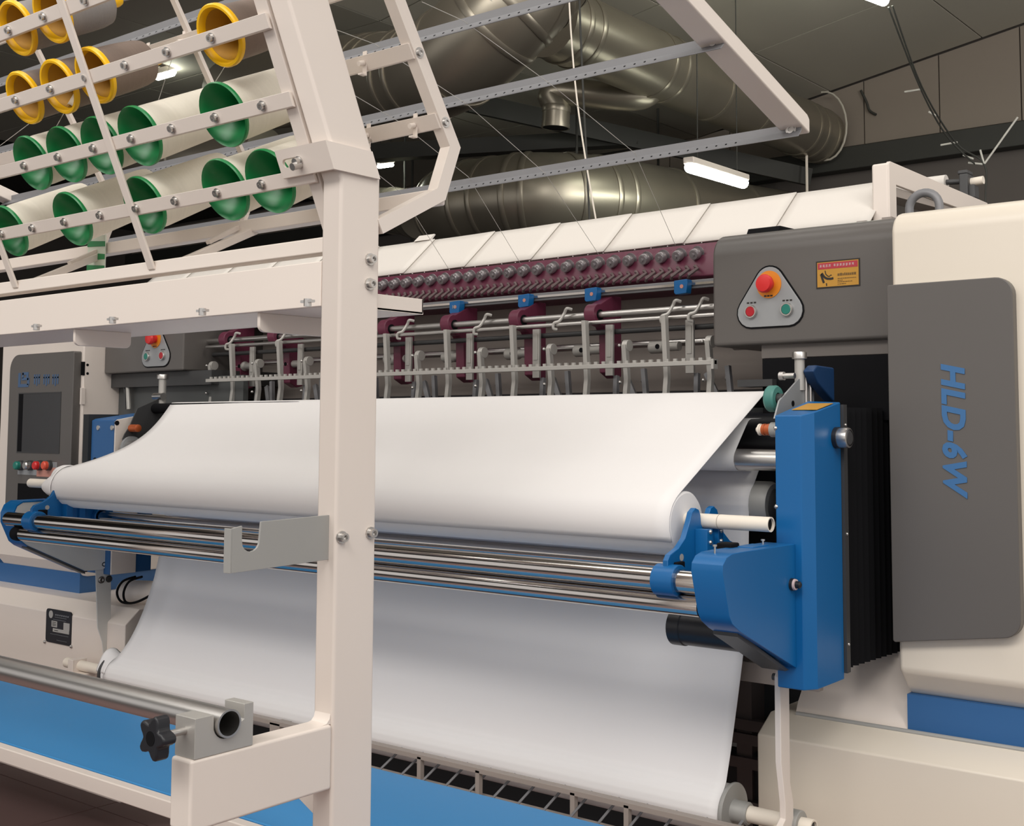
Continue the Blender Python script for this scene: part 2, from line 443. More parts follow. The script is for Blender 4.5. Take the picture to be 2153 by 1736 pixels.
for k, (u0, v0, u1, v1) in enumerate(((1902, 193, 1935, 188), (1953, 235, 1968, 243), (1978, 305, 2013, 299), (2025, 326, 2047, 334), (2036, 342, 2066, 345), (2061, 315, 2069, 344), (2140, 246, 2070, 344))):
    MB().cyl(at(u0, v0, Y=9.2), at(u1, v1, Y=9.2), .008, seg=6).build('cable_tie', THREAD, lk)
# ================================================================== YARN CREEL IN FRONT
LEAN = .424
def lean(z, off=0.0): return 1.314 - LEAN * (z - 1.759) + off
PX0, PX1 = -1.561, -1.513
cr = thing('yarn_creel', 'cream steel yarn creel frame with tall bent post in front of the machine', 'yarn creel', (-1.537, 1.358, 0))
b = MB(); b.prism('x', [(1.314, 0), (1.4025, 0), (1.4025, 1.773), (1.4025 - LEAN * .85, 2.623), (1.314 - LEAN * .85, 2.609), (1.314, 1.759)], PX0, PX1)
post = b.build('post', CREAM, cr, bevel=.006, bseg=3)
b = MB(); b.box(-1.563, -1.513, 1.052, 1.314, .766, .868); b.build('foot_arm', CREAM, cr, bevel=.005, bseg=3)
b = MB(); b.prism('x', [(1.296, .868), (1.314, .868), (1.314, .884), (1.312, .876), (1.306, .870)], -1.556, -1.518); b.build('weld_fillet', CREAM, cr)
b = MB(); b.prism('y', [(-1.561, .766), (-1.66, .766), (-1.66, .752), (-1.561, .705)], 1.330, 1.335); b.build('gusset_plate', CREAM, cr, bevel=.001)
# far end post (outside the frame to the left)
b = MB(); b.prism('x', [(1.314, 0), (1.4025, 0), (1.4025, 1.773), (1.4025 - LEAN * .85, 2.623), (1.314 - LEAN * .85, 2.609), (1.314, 1.759)], -3.72, -3.67)
b.build('post', CREAM, cr, bevel=.006)
# rack side tube and uprights (front)
def leanbar(x0, x1, z0, z1, off, th, name, m=CREAM, bev=.002):
    b = MB(); b.prism('x', [(lean(z0, off), z0), (lean(z0, off) + th, z0), (lean(z1, off) + th, z1), (lean(z1, off), z1)], x0, x1)
    return b.build(name, m, cr, bevel=bev)
leanbar(-1.596, -1.566, 1.60, 2.6, .0, .032, 'rack_side_tube')
leanbar(-2.112, -2.090, 1.655, 2.6, -.016, .006, 'rack_upright')
leanbar(-2.640, -2.618, 1.655, 2.6, -.016, .006, 'rack_upright')
ZB = (1.770, 1.889, 2.008, 2.127, 2.246)
def ybar(z): return lean(z, -.012)
for z in ZB:
    dz = .0118
    b = MB(); b.prism('x', [(lean(z - dz, -.010), z - dz), (lean(z - dz, -.004), z - dz), (lean(z + dz, -.004), z + dz), (lean(z + dz, -.010), z + dz)], -3.67, -1.566)
    b.build('rack_bar', CREAM, cr, bevel=.001)
# back support frame
def yback(z): return 1.586 - .608 * (z - 1.864)
BKP = [(1.4025, 1.690), (1.551, 1.770), (1.586, 1.864), (yback(2.55), 2.55)]
def strip(pts, th):
    n = len(pts); L = []; Rr = []
    for i, p in enumerate(pts):
        p = Vector(p)
        d0 = (p - Vector(pts[i - 1])).normalized() if i else None
        d1 = (Vector(pts[i + 1]) - p).normalized() if i < n - 1 else None
        d = (d0 + d1).normalized() if d0 and d1 else (d0 or d1)
        k = 1.0
        if d0 and d1: k = 1 / max(.4, d.dot(d0))
        nn = Vector((-d.y, d.x)) * th / 2 * k
        L.append(tuple(p + nn)); Rr.append(tuple(p - nn))
    return L + Rr[::-1]
for x0, x1 in ((-1.537, -1.512), (-2.106, -2.092), (-2.640, -2.626)):
    sp = strip(BKP if x0 > -2 else [(1.47, 1.725)] + BKP[1:], .026 if x0 > -2 else .008); n = len(sp) // 2
    sl_, sr_ = sp[:n], sp[n:][::-1]; b = MB()
    for i in range(n - 1):
        qd = [sl_[i], sl_[i + 1], sr_[i + 1], sr_[i]]
        vs = [(x0, p[0], p[1]) for p in qd] + [(x1, p[0], p[1]) for p in qd]
        b.add(vs, [(0, 1, 2, 3), (7, 6, 5, 4), (0, 4, 5, 1), (2, 6, 7, 3)] + ([(3, 7, 4, 0)] if i == 0 else []) + ([(1, 5, 6, 2)] if i == n - 2 else []))
    b.build('back_frame_tube', CREAM, cr)
ZK = (1.905, 2.018, 2.132, 2.246)
for z in ZK:
    b = MB(); d = .0125
    b.prism('x', [(yback(z - d) - .019, z - d), (yback(z - d) - .014, z - d), (yback(z + d) - .014, z + d), (yback(z + d) - .019, z + d)], -3.67, -1.516)
    b.build('back_bar', CREAM, cr, bevel=.001)
    hexbolt(cr, (-1.512, yback(z) - .002, z), (1, 0, 0), .007, .005)
MB().box(-3.67, -1.520, 1.541, 1.569, 1.752, 1.780).build('back_tube', CREAM, cr, bevel=.003)
MB().box(-3.67, -1.562, 1.345, 1.375, 1.645, 1.673).build('front_tube', CREAM, cr, bevel=.003)
for x in (-2.06, -2.63):
    b = MB(); b.bar((x, 1.365, 1.662), (x, 1.555, 1.757), .02, .016); b.build('diagonal_brace', CREAM, cr, bevel=.002)
# slotted clamp plate on the post
z0, z1 = 1.7705, 1.815
b = MB()
def lp(x, z, off): return (x, lean(z, off), z)
def leanbox(b, x0, x1, z0, z1, o0, o1):
    b.prism('x', [(lean(z0, o0), z0), (lean(z0, o1), z0), (lean(z1, o1), z1), (lean(z1, o0), z1)], x0, x1)
def slotring():
    zc_ = (z0 + z1) / 2; sx0, sx1, sr = -1.625, -1.579, .0068
    inner = arc((sx0 + sr, zc_), sr, 90, 270, 8) + arc((sx1 - sr, zc_), sr, -90, 90, 8)
    outer = [(-1.636, z1), (-1.636, z1), (-1.636, z1), (-1.636, z1 - .01), (-1.636, zc_), (-1.636, z0 + .01), (-1.636, z0), (-1.636, z0), (-1.62, z0)]
    outer += [(-1.582, z0), (-1.505, z0), (-1.505, z0), (-1.505, z0 + .01), (-1.505, zc_), (-1.505, z1 - .01), (-1.505, z1), (-1.505, z1), (-1.582, z1)]
    outer[0] = (-1.62, z1); n = len(inner)
    vs = []
    for off in (-.018, -.013):
        vs += [(x, lean(z, off), z) for x, z in inner] + [(x, lean(z, off), z) for x, z in outer]
    fs = []
    for i in range(n):
        j = (i + 1) % n
        fs += [(i, j, n + j, n + i), (2 * n + i, 3 * n + i, 3 * n + j, 2 * n + j), (i, 2 * n + i, 2 * n + j, j), (n + i, n + j, 3 * n + j, 3 * n + i)]
    return vs, fs
b.add(*slotring())
leanbox(b, -1.513, -1.505, z0, z1, -.013, .085)
b.build('slotted_plate', CREAM, cr)
b = MB(); d = Vector((0, -1, LEAN * -1)).normalized()
zc = (z0 + z1) / 2
b.cyl(Vector(lp(-1.582, zc, -.001)), Vector(lp(-1.582, zc, -.001)) + d * .034, .0065, seg=16)
b.lathe(Vector(lp(-1.582, zc, -.017)), d, [(0, .0085), (.003, .0085), (.003, .0068), (.012, .0068)], 16, True, True)
b.build('clamp_bolt', STEEL, cr)
# post bolts (+X face)
for (u, v) in ((777, 545), (776, 597), (778, 1120)):
    p = at(u, v, X=PX1); hexbolt(cr, p, (1, 0, 0), .0072, .012)
p = at(717, 1129, X=PX1); hexbolt(cr, p, (1, 0, 0), .0072, .012)
# hook cradle on the post
b = MB()
zt = at(655, 1085, X=-1.53).z; zb = at(655, 1180, X=-1.53).z
yl = at(487, 1140, X=-1.53).y; yr = 1.318
yn0 = at(508, 1140, X=-1.53).y; yn1 = at(546, 1100, X=-1.53).y
rn = (yn1 - yn0) / 2
zt2 = at(510, 1105, X=-1.53).z
prof = [(yr, zb + .0), (yr, zt), (yn1 + .002, zt2 + .004)] + [(yn1, zt2 - .02)] + arc(((yn0 + yn1) / 2, zt2 - .024), rn, 0, -180, 8)[1:-1] + [(yn0, zt2 - .02), (yn0, zt2), (yl, zt2 - .003), (yl, zb - .004)]
b.prism('x', prof, -1.533, -1.529)
b.box(-1.545, -1.529, yl - .003, yl, zb - .004, zt2 - .003)
b.build('hook_cradle', ALUG, cr, bevel=.0006)
# tray behind the post
TZ = 1.548
tr = MB().box(-3.67, -1.53, 1.322, 1.525, TZ, TZ + .004).build('tray_floor', CREAM, cr)
MB().box(-3.67, -1.5605, 1.3145, 1.322, TZ, 1.625).build('tray_front', CREAM, cr, bevel=.002)
MB().box(-3.67, -1.53, 1.521, 1.525, TZ, TZ + .028).build('tray_back', CREAM, cr, bevel=.001)
MB().box(-1.534, -1.530, 1.403, 1.525, TZ, TZ + .028).build('tray_end', CREAM, cr, bevel=.001)
for (u, v) in ((520, 655), (132, 690)):
    p = at(u, v, Z=TZ)
    b = MB(); xx = p.x
    b.prism('x', rrect(1.324, min(1.520, at(u + (142 if u < 300 else 190), v + 12, X=xx).y), TZ - .034, TZ, [.012, .012, 0, 0], 4), xx - .004, xx + .004); b.build('tray_rib', CREAM, cr, bevel=.001)
for (u, v) in ((647, 632), (426, 652), (237, 670), (77, 685)):
    p = at(u, v - 4, Z=TZ)
    b = MB(); c = Vector((p.x, p.y, TZ))
    b.cyl(c, c - Vector((0, 0, .012)), .006, seg=10); b.box(c.x - .013, c.x + .013, c.y - .004, c.y + .004, TZ - .006, TZ - .002)
    b.build('wing_screw', STEEL, cr)
# studs on the front bars
ROWS = {0: [552, 458, 370, 288, 212, 137, 70, 5], 1: [553, 454, 363, 278, 198, 124, 53], 2: [446, 353, 265, 183, 108, 35], 3: [271, 180, 93, 20]}
ROWV = {0: lambda u: 493 - .2037 * u, 1: lambda u: 354 - .262 * u, 2: lambda u: 209 - .331 * u, 3: lambda u: 52 - .37 * u}
STUD = {}
ND = Vector((0, -math.cos(R(23)), -math.sin(R(23))))
b0 = None
for r_, us in ROWS.items():
    for u in us:
        z = ZB[r_]; y = lean(z, -.010)
        x = at(u, ROWV[r_](u), Y=y).x
        STUD[(r_, u)] = Vector((x, y, z))
        if b0 is None:
            b0 = hexbolt(cr, (x, y, z), ND, .0062, .008, 'stud'); s0 = Vector((x, y, z)); sl = b0.location.copy()
        else:
            o = b0.copy(); COL.objects.link(o); o.location = sl + Vector((x, y, z)) - s0
# spring clips on the back bars
c0_ = None
for r_, us in ROWS.items():
    for u in us:
        s = STUD[(r_, u)]
        if r_ >= len(ZK): continue
        z = ZK[r_]; p = Vector((s.x, yback(z) - .02, z))
        for pp in ([p] if u != us[0] else [p, p + Vector((.127, 0, 0))]):
            if pp.x > -1.53: continue
            if c0_ is None:
                q = MB(); q.cyl(pp, pp + Vector((0, -.012, -.004)), .005, seg=10); q.box(pp.x - .005, pp.x + .005, pp.y + .002, pp.y + .004, pp.z - .023, pp.z + .023)
                q.box(pp.x - .004, pp.x + .006, pp.y - .010, pp.y + .003, pp.z - .024, pp.z - .021); c0_ = q.build('spring_clip', CREAM, cr); cp0 = pp.copy(); cl0 = c0_.location.copy()
            else:
                o = c0_.copy(); COL.objects.link(o); o.location = cl0 + pp - cp0

# ---------------------------------------------------------------- thread guide frame (rails + sloping beam)
gf = thing('thread_guide_frame', 'overhead frame of perforated grey guide rails on a sloping cream beam', 'thread guide', (-1.20, 2.31, 1.9))
RAILS = [(2.31, at(1300, 330, Y=2.31).z), (1.985, at(1300, 131, Y=1.985).z), (1.736, at(1000, 40, Y=1.736).z), (1.503, at(0, 170, Y=1.503).z)]
BX0, BX1 = -1.225, -1.165
def beamz(y): return at(1650, 272, Y=2.31).z + .31 * (2.31 - y)
b = MB(); b.prism('x', [(2.345, beamz(2.345) + .002), (2.345, beamz(2.345) + .034), (2.335, beamz(2.335) + .040), (.9, beamz(.9) + .040), (.9, beamz(.9) - .002)], BX0, BX1)
b.build('sloping_beam', CREAM, gf, bevel=.004)
b = MB(); b.prism('x', [(2.345, beamz(2.345) + .002), (2.345, beamz(2.345) + .034), (2.335, beamz(2.335) + .040), (.9, beamz(.9) + .040), (.9, beamz(.9) - .002)], -4.0, -3.94)
b.build('sloping_beam', CREAM, gf, bevel=.004)
for k, (y, z) in enumerate(RAILS):
    h = .0165; z -= .006
    prof = [(y + .004, z + h), (y + .0055, z + h), (y + .0055, z - .001), (y - .010, z - h), (y - .0125, z - h), (y - .0125, z - h + .002), (y + .004, z + .001)]
    xr = BX1 - .006 if k < 2 else -1.17
    b = MB(); b.prism('x', prof, -3.98, xr)
    ra = b.build('guide_rail', GALV, gf, angle=20)
    eb = MB(); x = -1.33
    dn = Vector((0, -1, .97)).normalized()
    i = 0
    while x > -3.6:
        c = Vector((x, y - .0050, z - .0075))
        eb.lathe(c - dn * .0012, dn, [(0, .0026), (.0018, .0026)], 8, True, True)
        x -= .0255; i += 1
    eb.build('eyelets', BLACK, ra)['kind'] = 'stuff'
    if k < 2: hexbolt(gf, (BX1 - .03, y + .003, z + .004), (0, -1, 0), .009, .006)

# ---------------------------------------------------------------- yarn spools
AX = R(27)
def make_green():
    t = thing('green_yarn_spool', '', 'yarn spool', (0, 0, 0), 'white yarn spools with green flanges')
    b = MB(); b.lathe((0, 0, 0), (0, 1, 0), [(.085, .012), (.05, .020), (.03, .033), (.012, .049), (.003, .0545), (0, .0575), (.003, .059), (.008, .0585), (.012, .052)], 40); b.build('flange', GREENP, t)
    b = MB(); b.lathe((0, .080, 0), (0, 1, 0), [(0, .020), (.003, .020)], 24, True, True); b.build('hub', mat('dark_green_plastic', (8, 74, 42), .5), t)
    b = MB(); b.lathe((0, 0, 0), (0, 1, 0), [(.010, .0525), (.03, .0535), (.10, .0515), (.19, .049), (.205, .047), (.212, .040), (.213, .014)], 40); b.build('yarn', YARNW, t)
    b = MB(); b.cyl((0, -.004, 0), (0, .27, 0), .006, seg=12); b.build('spindle', STEEL, t)
    return t
def make_yellow(ym, nm):
    t = thing('yellow_yarn_spool', '', 'yarn spool', (0, 0, 0), 'grey yarn spools with yellow flanges')
    b = MB(); b.lathe((0, 0, 0), (0, 1, 0), [(.012, .0440), (.004, .046), (0, .0485), (0, .053), (.003, .055), (.010, .0545), (.013, .048)], 40); b.build('flange', YELLOWP, t)
    b = MB(); b.lathe((0, 0, 0), (0, 1, 0), [(.085, .012), (.05, .022), (.03, .032), (.012, .0438)], 40, True); b.build('cone_inside', YELLOWI, t)
    b = MB(); b.lathe((0, 0, 0), (0, 1, 0), [(.010, .048), (.03, .0485), (.07, .0475), (.102, .0455), (.118, .042), (.126, .033), (.127, .012)], 40); b.build('yarn', ym, t)
    b = MB(); b.lathe((0, .126, 0), (0, 1, 0), [(0, .015), (.026, .014), (.034, .011), (.034, .004)], 20); b.build('tip', YELLOWP, t)
    b = MB(); b.cyl((0, -.004, 0), (0, .235, 0), .005, seg=12); b.build('spindle', STEEL, t)
    return t
def dup(root):
    r = root.copy(); COL.objects.link(r)
    for ch in root.children:
        c = ch.copy(); COL.objects.link(c); c.parent = r
    return r
G0 = make_green(); Y0 = make_yellow(YARNG, 'taupe'); Y1 = make_yellow(YARNS, 'silver')
used = set()
def place(proto, r_, u, label):
    o = proto if proto not in used else dup(proto)
    used.add(proto)
    s = STUD[(r_, u)]
    ax = Vector((0, math.cos(AX), math.sin(AX)))
    o.location = s + ax * .014
    o.rotation_euler = (AX, 0, 0)
    o['label'] = label
    return o
ordn = ['first', 'second', 'third', 'fourth', 'fifth']
for k, u in enumerate((552, 458, 288, 137, 5)):
    place(G0, 0, u, 'white yarn spool with green flange in lowest rack row, %s from the post' % ordn[k])
for k, u in enumerate((454, 278, 198, 124, 53)):
    place(G0, 1, u, 'white yarn spool with green flange in upper green row, %s from the post' % ordn[k])
for k, u in enumerate((446, 183, 108, 35)):
    o = place(Y0, 2, u, 'taupe yarn spool with yellow flange in lower yellow row, %s from the post' % ordn[k])
    if u == 108:
        q = MB(); q.grid(lambda s, t: Vector((-.012 + .026 * s, .010 + .030 * t, -.040 + .022 * t + .004 * math.sin(5 * s))), 6, 6)
        me = q.mesh('paper_label', mat('crumpled_paper', (206, 196, 176), .8), Vector((0, 0, 0)), 60)
        pl = bpy.data.objects.new('paper_label', me); COL.objects.link(pl); pl.parent = o
        pl.modifiers.new('thickness', 'SOLIDIFY').thickness = .0006
for k, u in enumerate((93, 20)):
    place(Y1, 3, u, 'silver grey yarn spool with yellow flange in topmost row, %s from the post' % ordn[k])

# ---------------------------------------------------------------- green and white tape on the back tube
tp = thing('packing_tape', 'strip of green and white tape hanging from the creel back tube', 'tape', at(203, 505, Y=1.538))
p0 = at(187, 503, Y=1.536); p1 = at(221, 566, Y=1.536)
MB().box(p0.x, p1.x, 1.534, 1.537, p1.z - .004, p0.z + .004).build('tape_strip', mat('tape_white', (214, 222, 206), .4), tp)
wx = p1.x - p0.x; hz = p0.z - p1.z
for a, q in ((.06, .24), (.42, .66), (.80, .98)):
    b = MB(); zt_ = p0.z - hz * a; zb_ = p0.z - hz * q
    b.prism('y', [(p0.x, zt_), (p1.x, (zt_ + zb_) / 2), (p1.x, (zt_ + zb_) / 2 - .012), (p0.x, zb_)], 1.5325, 1.5342); b.build('green_chevron', GREENP, tp)

# ---------------------------------------------------------------- pipe in its clamp, blue shelf
pc = Vector((-1.53, 1.112, .8905))
pc.z = at(488, 1522, Y=1.112).z
pr = .0208
cl = thing('pipe_clamp', 'square steel clamp block with black star knob on the creel arm', 'pipe clamp', (-1.54, 1.11, .868))
b = MB(); yk0, yk1 = 1.058, 1.160; zt = pc.z + .016
b.prism('x', [(yk0, .868), (yk1, .868), (yk1, zt + .006), (yk1 - .017, zt + .006), (yk1 - .017, pc.z)] + arc((pc.y, pc.z), pr + .0015, 0, -180, 12)[1:-1] + [(pc.y - pr - .0015, zt), (yk0, zt)], -1.562, -1.514)
b.build('clamp_block', ALU, cl, bevel=.001)
kz = pc.z - .004
b = MB(); b.cyl((-1.538, yk0, kz), (-1.538, yk0 - .034, kz), .0055, seg=16); b.build('knob_stem', STEEL, cl)
b = MB(); n = 40; star = []
for i in range(n):
    a = 2 * math.pi * i / n; rr = .0265 + .0065 * math.cos(5 * a)
    star.append((-1.538 + rr * math.cos(a), kz + rr * math.sin(a)))
b.prism('y', star, yk0 - .056, yk0 - .034); b.build('star_knob', BLACKP, cl, bevel=.0035, bseg=3)
b = MB(); b.lathe((-1.538, yk0 - .0565, kz), (0, 1, 0), [(0, .0105), (.001, .0105)], 20, True, True); b.build('knob_cap', BLACK, cl)
o = MB().pipe((-3.75, pc.y, pc.z), (-1.507, pc.y, pc.z), pr, pr - .003, 40).build('steel_pipe', STEEL); tag(o, 'long bare steel pipe lying in the clamp above the blue shelf', 'pipe')
SZ = .590
sy0 = at(373, 1690, Z=SZ).y; sy1 = at(778, 1609, Z=SZ).y
sh = thing('blue_shelf', 'long blue sheet shelf in a cream frame behind the creel post', 'shelf', (-2.6, 1.6, 0))
MB().box(-4.6, -.75, sy0 + .034, sy1, SZ - .014, SZ - .002).build('shelf_sheet', BLUE_T, sh, bevel=.003)
MB().box(-4.6, -.75, sy0 + .026, sy0 + .036, SZ - .012, SZ + .0015).build('sheet_lip', BLUE_T, sh, bevel=.003)
MB().box(-4.6, -.75, sy0, sy0 + .024, SZ - .034, SZ).build('front_rail', CREAM, sh, bevel=.003)
MB().box(-4.6, -.75, sy1 - .03, sy1 - .01, SZ - .05, SZ - .014).build('back_rail', CREAM, sh, bevel=.003)
for x in (-4.5, -.82):
    for y in (sy0 + .002, sy1 - .032):
        MB().box(x - .02, x + .02, y, y + .02, 0, SZ - .034).build('shelf_leg', CREAM, sh, bevel=.003)
# ================================================================== QUILTING MACHINE
FX0, FX1 = -3.52, -1.272          # fabric edges
# ---------------------------------------------------------------- fabrics
def sheet_path(pts, n=10):
    out = []
    for i in range(len(pts) - 1):
        a, c = Vector(pts[i]), Vector(pts[i + 1])
        k = max(1, int((c - a).length / .03))
        for j in range(k): out.append(a.lerp(c, j / k))
    out.append(Vector(pts[-1])); return out
RC, RR = Vector((2.0, 1.157)), .062
TOP = Vector((2.33, at(1582, 823, Y=2.33).z))
ur = thing('upper_fabric_roll', 'thick roll of white fabric on the chrome tubes, sheet drawn upwards', 'fabric roll', (-2.4, 2.0, RC.y - RR))
b = MB(); b.lathe((FX0, RC.x, RC.y), (1, 0, 0), [(0, .012), (0, RR - .004), (.004, RR), (-FX0 + FX1 - .004, RR), (-FX0 + FX1, RR - .004), (-FX0 + FX1, .012)], 64)
b.build('wound_fabric', FABRIC, ur)
a_t = math.atan2(TOP.y - RC.y, TOP.x - RC.x) + math.acos((RR + .002) / (TOP - RC).length)
TP = RC + Vector((math.cos(a_t), math.sin(a_t))) * (RR + .002)
path = [RC + Vector((math.cos(a_t + q), math.sin(a_t + q))) * (RR + .002) for q in (1.6, 1.2, .8, .4)] + sheet_path([tuple(TP), tuple(TOP)])
path += [Vector((TOP.x + .018 * math.sin(q), TOP.y - .018 + .018 * math.cos(q))) for q in (.4, .8, 1.2, 1.57)] + [Vector((TOP.x + .018, TOP.y - .035))]
NP = len(path)
def upf(s, t):
    k = min(int(t * (NP - 1)), NP - 2); f = t * (NP - 1) - k
    p = path[k].lerp(path[k + 1], f)
    fr = min(1, max(0, (p.y - TP.y) / (TOP.y - TP.y)))
    if t < 4 / (NP - 1): fr = 0
    if k > NP - 6: fr = 1
    pull = .115 * math.sin(math.pi * fr ** .8) if 0 < fr < 1 else 0
    xl = FX0 - .03 * (1 - fr) ** 3 + pull + (.0 if fr < 1 else 0)
    xl = xl + .015 * fr
    x = xl + (FX1 - xl) * s
    sag = -.012 * math.sin(math.pi * fr) * math.exp(-s * 5) if 0 < fr < 1 else 0
    rip = .0016 * math.sin(11 * s * 3 + 9 * fr) * math.sin(math.pi * fr) * math.exp(-((s - .45) / .3) ** 2)
    return Vector((x, p.x - .5 * rip, p.y + sag + rip))
b = MB(); b.grid(upf, 60, NP * 2); b.build('drawn_sheet', FABRIC, ur, solid=.0015, angle=60)
# loose flap at the left end
def flap(s, t):
    a = R(70 + 130 * s)
    rr = RR + .004 - .016 * t * t + .010 * math.sin(3 * s * math.pi) * t
    return Vector((FX0 - .01 - .075 * t * (1 - .35 * abs(s - .4)), RC.x + rr * math.cos(a), RC.y + rr * math.sin(a)))
b = MB(); b.grid(flap, 16, 8); b.build('loose_flap', FABRIC, ur, solid=.0012, angle=60)
b = MB(); b.pipe((-3.77, RC.x, RC.y + .006), (-1.085, RC.x, RC.y + .006), .0142, .0118, 28); b.build('core_tube', CARD, ur)
b = MB(); b.lathe((-1.1965, RC.x, RC.y + .006), (1, 0, 0), [(0, .0142), (0, .0146), (.001, .0146), (.001, .0142)], 28); b.build('core_joint', TAUPE, ur)
b = MB(); b.lathe((-1.09, RC.x, RC.y + .006), (1, 0, 0), [(0, .0118), (0, .0001)], 28); b.build('core_plug', BLACK, ur)

LC, LR = Vector((2.16, .566)), .050
lo = thing('lower_fabric_roll', 'white fabric roll low at the front with grey end discs', 'fabric roll', (-2.4, 2.16, LC.y - LR))
b = MB(); b.lathe((FX0, LC.x, LC.y), (1, 0, 0), [(0, .012), (0, LR - .003), (.003, LR), (-FX0 + FX1 - .003, LR), (-FX0 + FX1, LR - .003), (-FX0 + FX1, .012)], 64); b.build('wound_fabric', FABRIC2, lo)
GR, GRr = Vector((2.295, 1.178)), .050       # grey roller the lower sheet passes
LT = LC + Vector((-LR - .002, 0.006))
pts = [tuple(LC + Vector((math.cos(q), math.sin(q))) * (LR + .002)) for q in (R(250), R(232), R(214), R(196), R(180), R(164), R(148), R(134), R(122))]
pts += [(2.143, .625), (2.162, .68), (2.188, .77), (2.216, .87), (2.238, .98), (2.244, 1.08)]
pts += [tuple(GR + Vector((math.cos(q), math.sin(q))) * (GRr + .001)) for q in (R(200), R(180), R(160), R(140), R(120))] + [(2.30, 1.262), (2.36, 1.266)]
lp_ = []
for i in range(len(pts) - 1):
    for j in range(3): lp_.append(Vector(pts[i]).lerp(Vector(pts[i + 1]), j / 3))
lp_.append(Vector(pts[-1])); NL = len(lp_)
def lof(s, t):
    k = min(int(t * (NL - 1)), NL - 2); f = t * (NL - 1) - k
    p = lp_[k].lerp(lp_[k + 1], f)
    h = min(1, max(0, (p.y - .6) / .5))
    xl = FX0 + .02 + .105 * (1 - math.exp(-h * 5))
    x = xl + (FX1 - xl) * s
    fold = .010 * math.exp(-((s - .045 - .02 * h) / .018) ** 2) * math.sin(math.pi * min(1, h))
    wob = .0014 * math.sin(5 * s + 6 * h) * math.sin(math.pi * h)
    return Vector((x, p.x - fold + wob, p.y))
b = MB(); b.grid(lof, 90, NL * 2); b.build('drawn_sheet', FABRIC2, lo, solid=.0015, angle=60)
def flap2(s, t):
    a = R(75 + 95 * s)
    rr = LR + .004 + .03 * t * (1 - s) * (.6 + .4 * math.sin(6 * s)) - .012 * t * s
    return Vector((FX0 + .03 - .05 * t - .015 * s * t, LC.x + rr * math.cos(a), LC.y + rr * math.sin(a)))
b = MB(); b.grid(flap2, 14, 8); b.build('loose_flap', FABRIC2, lo, solid=.0012, angle=60)
for sx, xx in ((1, FX1), (-1, FX0)):
    b = MB(); b.lathe((xx + sx * .001, LC.x, LC.y), (sx, 0, 0), [(0, .012), (0, .0535), (.003, .055), (.007, .055), (.009, .053), (.009, .024), (.012, .0225), (.040, .0225), (.044, .0195), (.044, .012)], 48); b.build('end_disc', ALUG if sx > 0 else GREYD, lo)
b = MB(); b.pipe((-3.80, LC.x, LC.y), (-1.085, LC.x, LC.y), .0165, .0125, 28); b.build('core_tube', CARD, lo)
b = MB(); b.lathe((-1.09, LC.x, LC.y), (1, 0, 0), [(0, .0125), (0, .0001)], 28); b.build('core_plug', GREYD, lo)

# ---------------------------------------------------------------- fabric feed frame
ff = thing('fabric_feed_frame', 'blue painted fabric feed frame with chrome tubes and rollers', 'feed frame', (-2.4, 2.1, .5))
TA, TB, TC = (1.88, 1.061), (1.885, 1.018), (2.085, 1.063)
for (y, z), r, n in ((TA, .0215, 'chrome_tube'), (TB, .0205, 'chrome_tube'), (TC, .018, 'chrome_tube')):
    b = MB(); x0, x1 = (-3.665, -1.11) if n and (y, z) != TB else (-3.585, -1.165)
    b.cyl((x0, y, z), (x1, y, z), r, seg=40); b.build(n, CHROME, ff)
for xa, xb in ((-1.166, -1.114), (-3.63, -3.585)):
    b = MB(); b.lathe((xa, TB[0], TB[1]), (1, 0, 0), [(0, .0215), (.012, .0225), (xb - xa - .012, .0215), (xb - xa, .012)], 32, True, True); b.build('rubber_end', BLACK, ff)
# rollers
for (c, r, x0, x1, m, n) in ((GR, GRr, -3.6, -1.235, ALUG, 'grey_roller'), (Vector((2.235, at(1580, 966, Y=2.235).z)), .0225, -3.62, -1.12, STEEL, 'steel_roller'), (Vector((TOP.x, TOP.y - .019)), .017, -3.6, -1.22, BLACK, 'top_roller'), (Vector((2.42, 1.33)), .05, -3.6, -1.1, BLACKP, 'black_roller')):
    b = MB(); L = x1 - x0
    b.lathe((x0, c.x, c.y), (1, 0, 0), [(0, r * .3), (0, r * .96), (.004, r), (L - .01, r), (L, r * .9), (L, r * .3)], 40, True, True); b.build(n, m, ff)
b = MB(); b.cyl((-1.235, GR.x, GR.y), (-1.10, GR.x, GR.y), .012, seg=20); b.lathe((-1.237, GR.x, GR.y), (1, 0, 0), [(0, .034), (.004, .034), (.010, .024)], 32, True, True); b.build('roller_axle', GREYD, ff)
b = MB(); b.lathe((-1.14, 2.235, at(1580, 966, Y=2.235).z), (1, 0, 0), [(0, .026), (0, .038), (.02, .038)], 32, True, True); b.build('roller_bearing', PLATE, ff)
b = MB(); b.lathe((-1.17, 2.26, 1.205), (1, 0, 0), [(0, .0), (0, .032), (.02, .036), (.05, .036)], 32, False, True); b.build('roller_bearing', ALUG, ff)
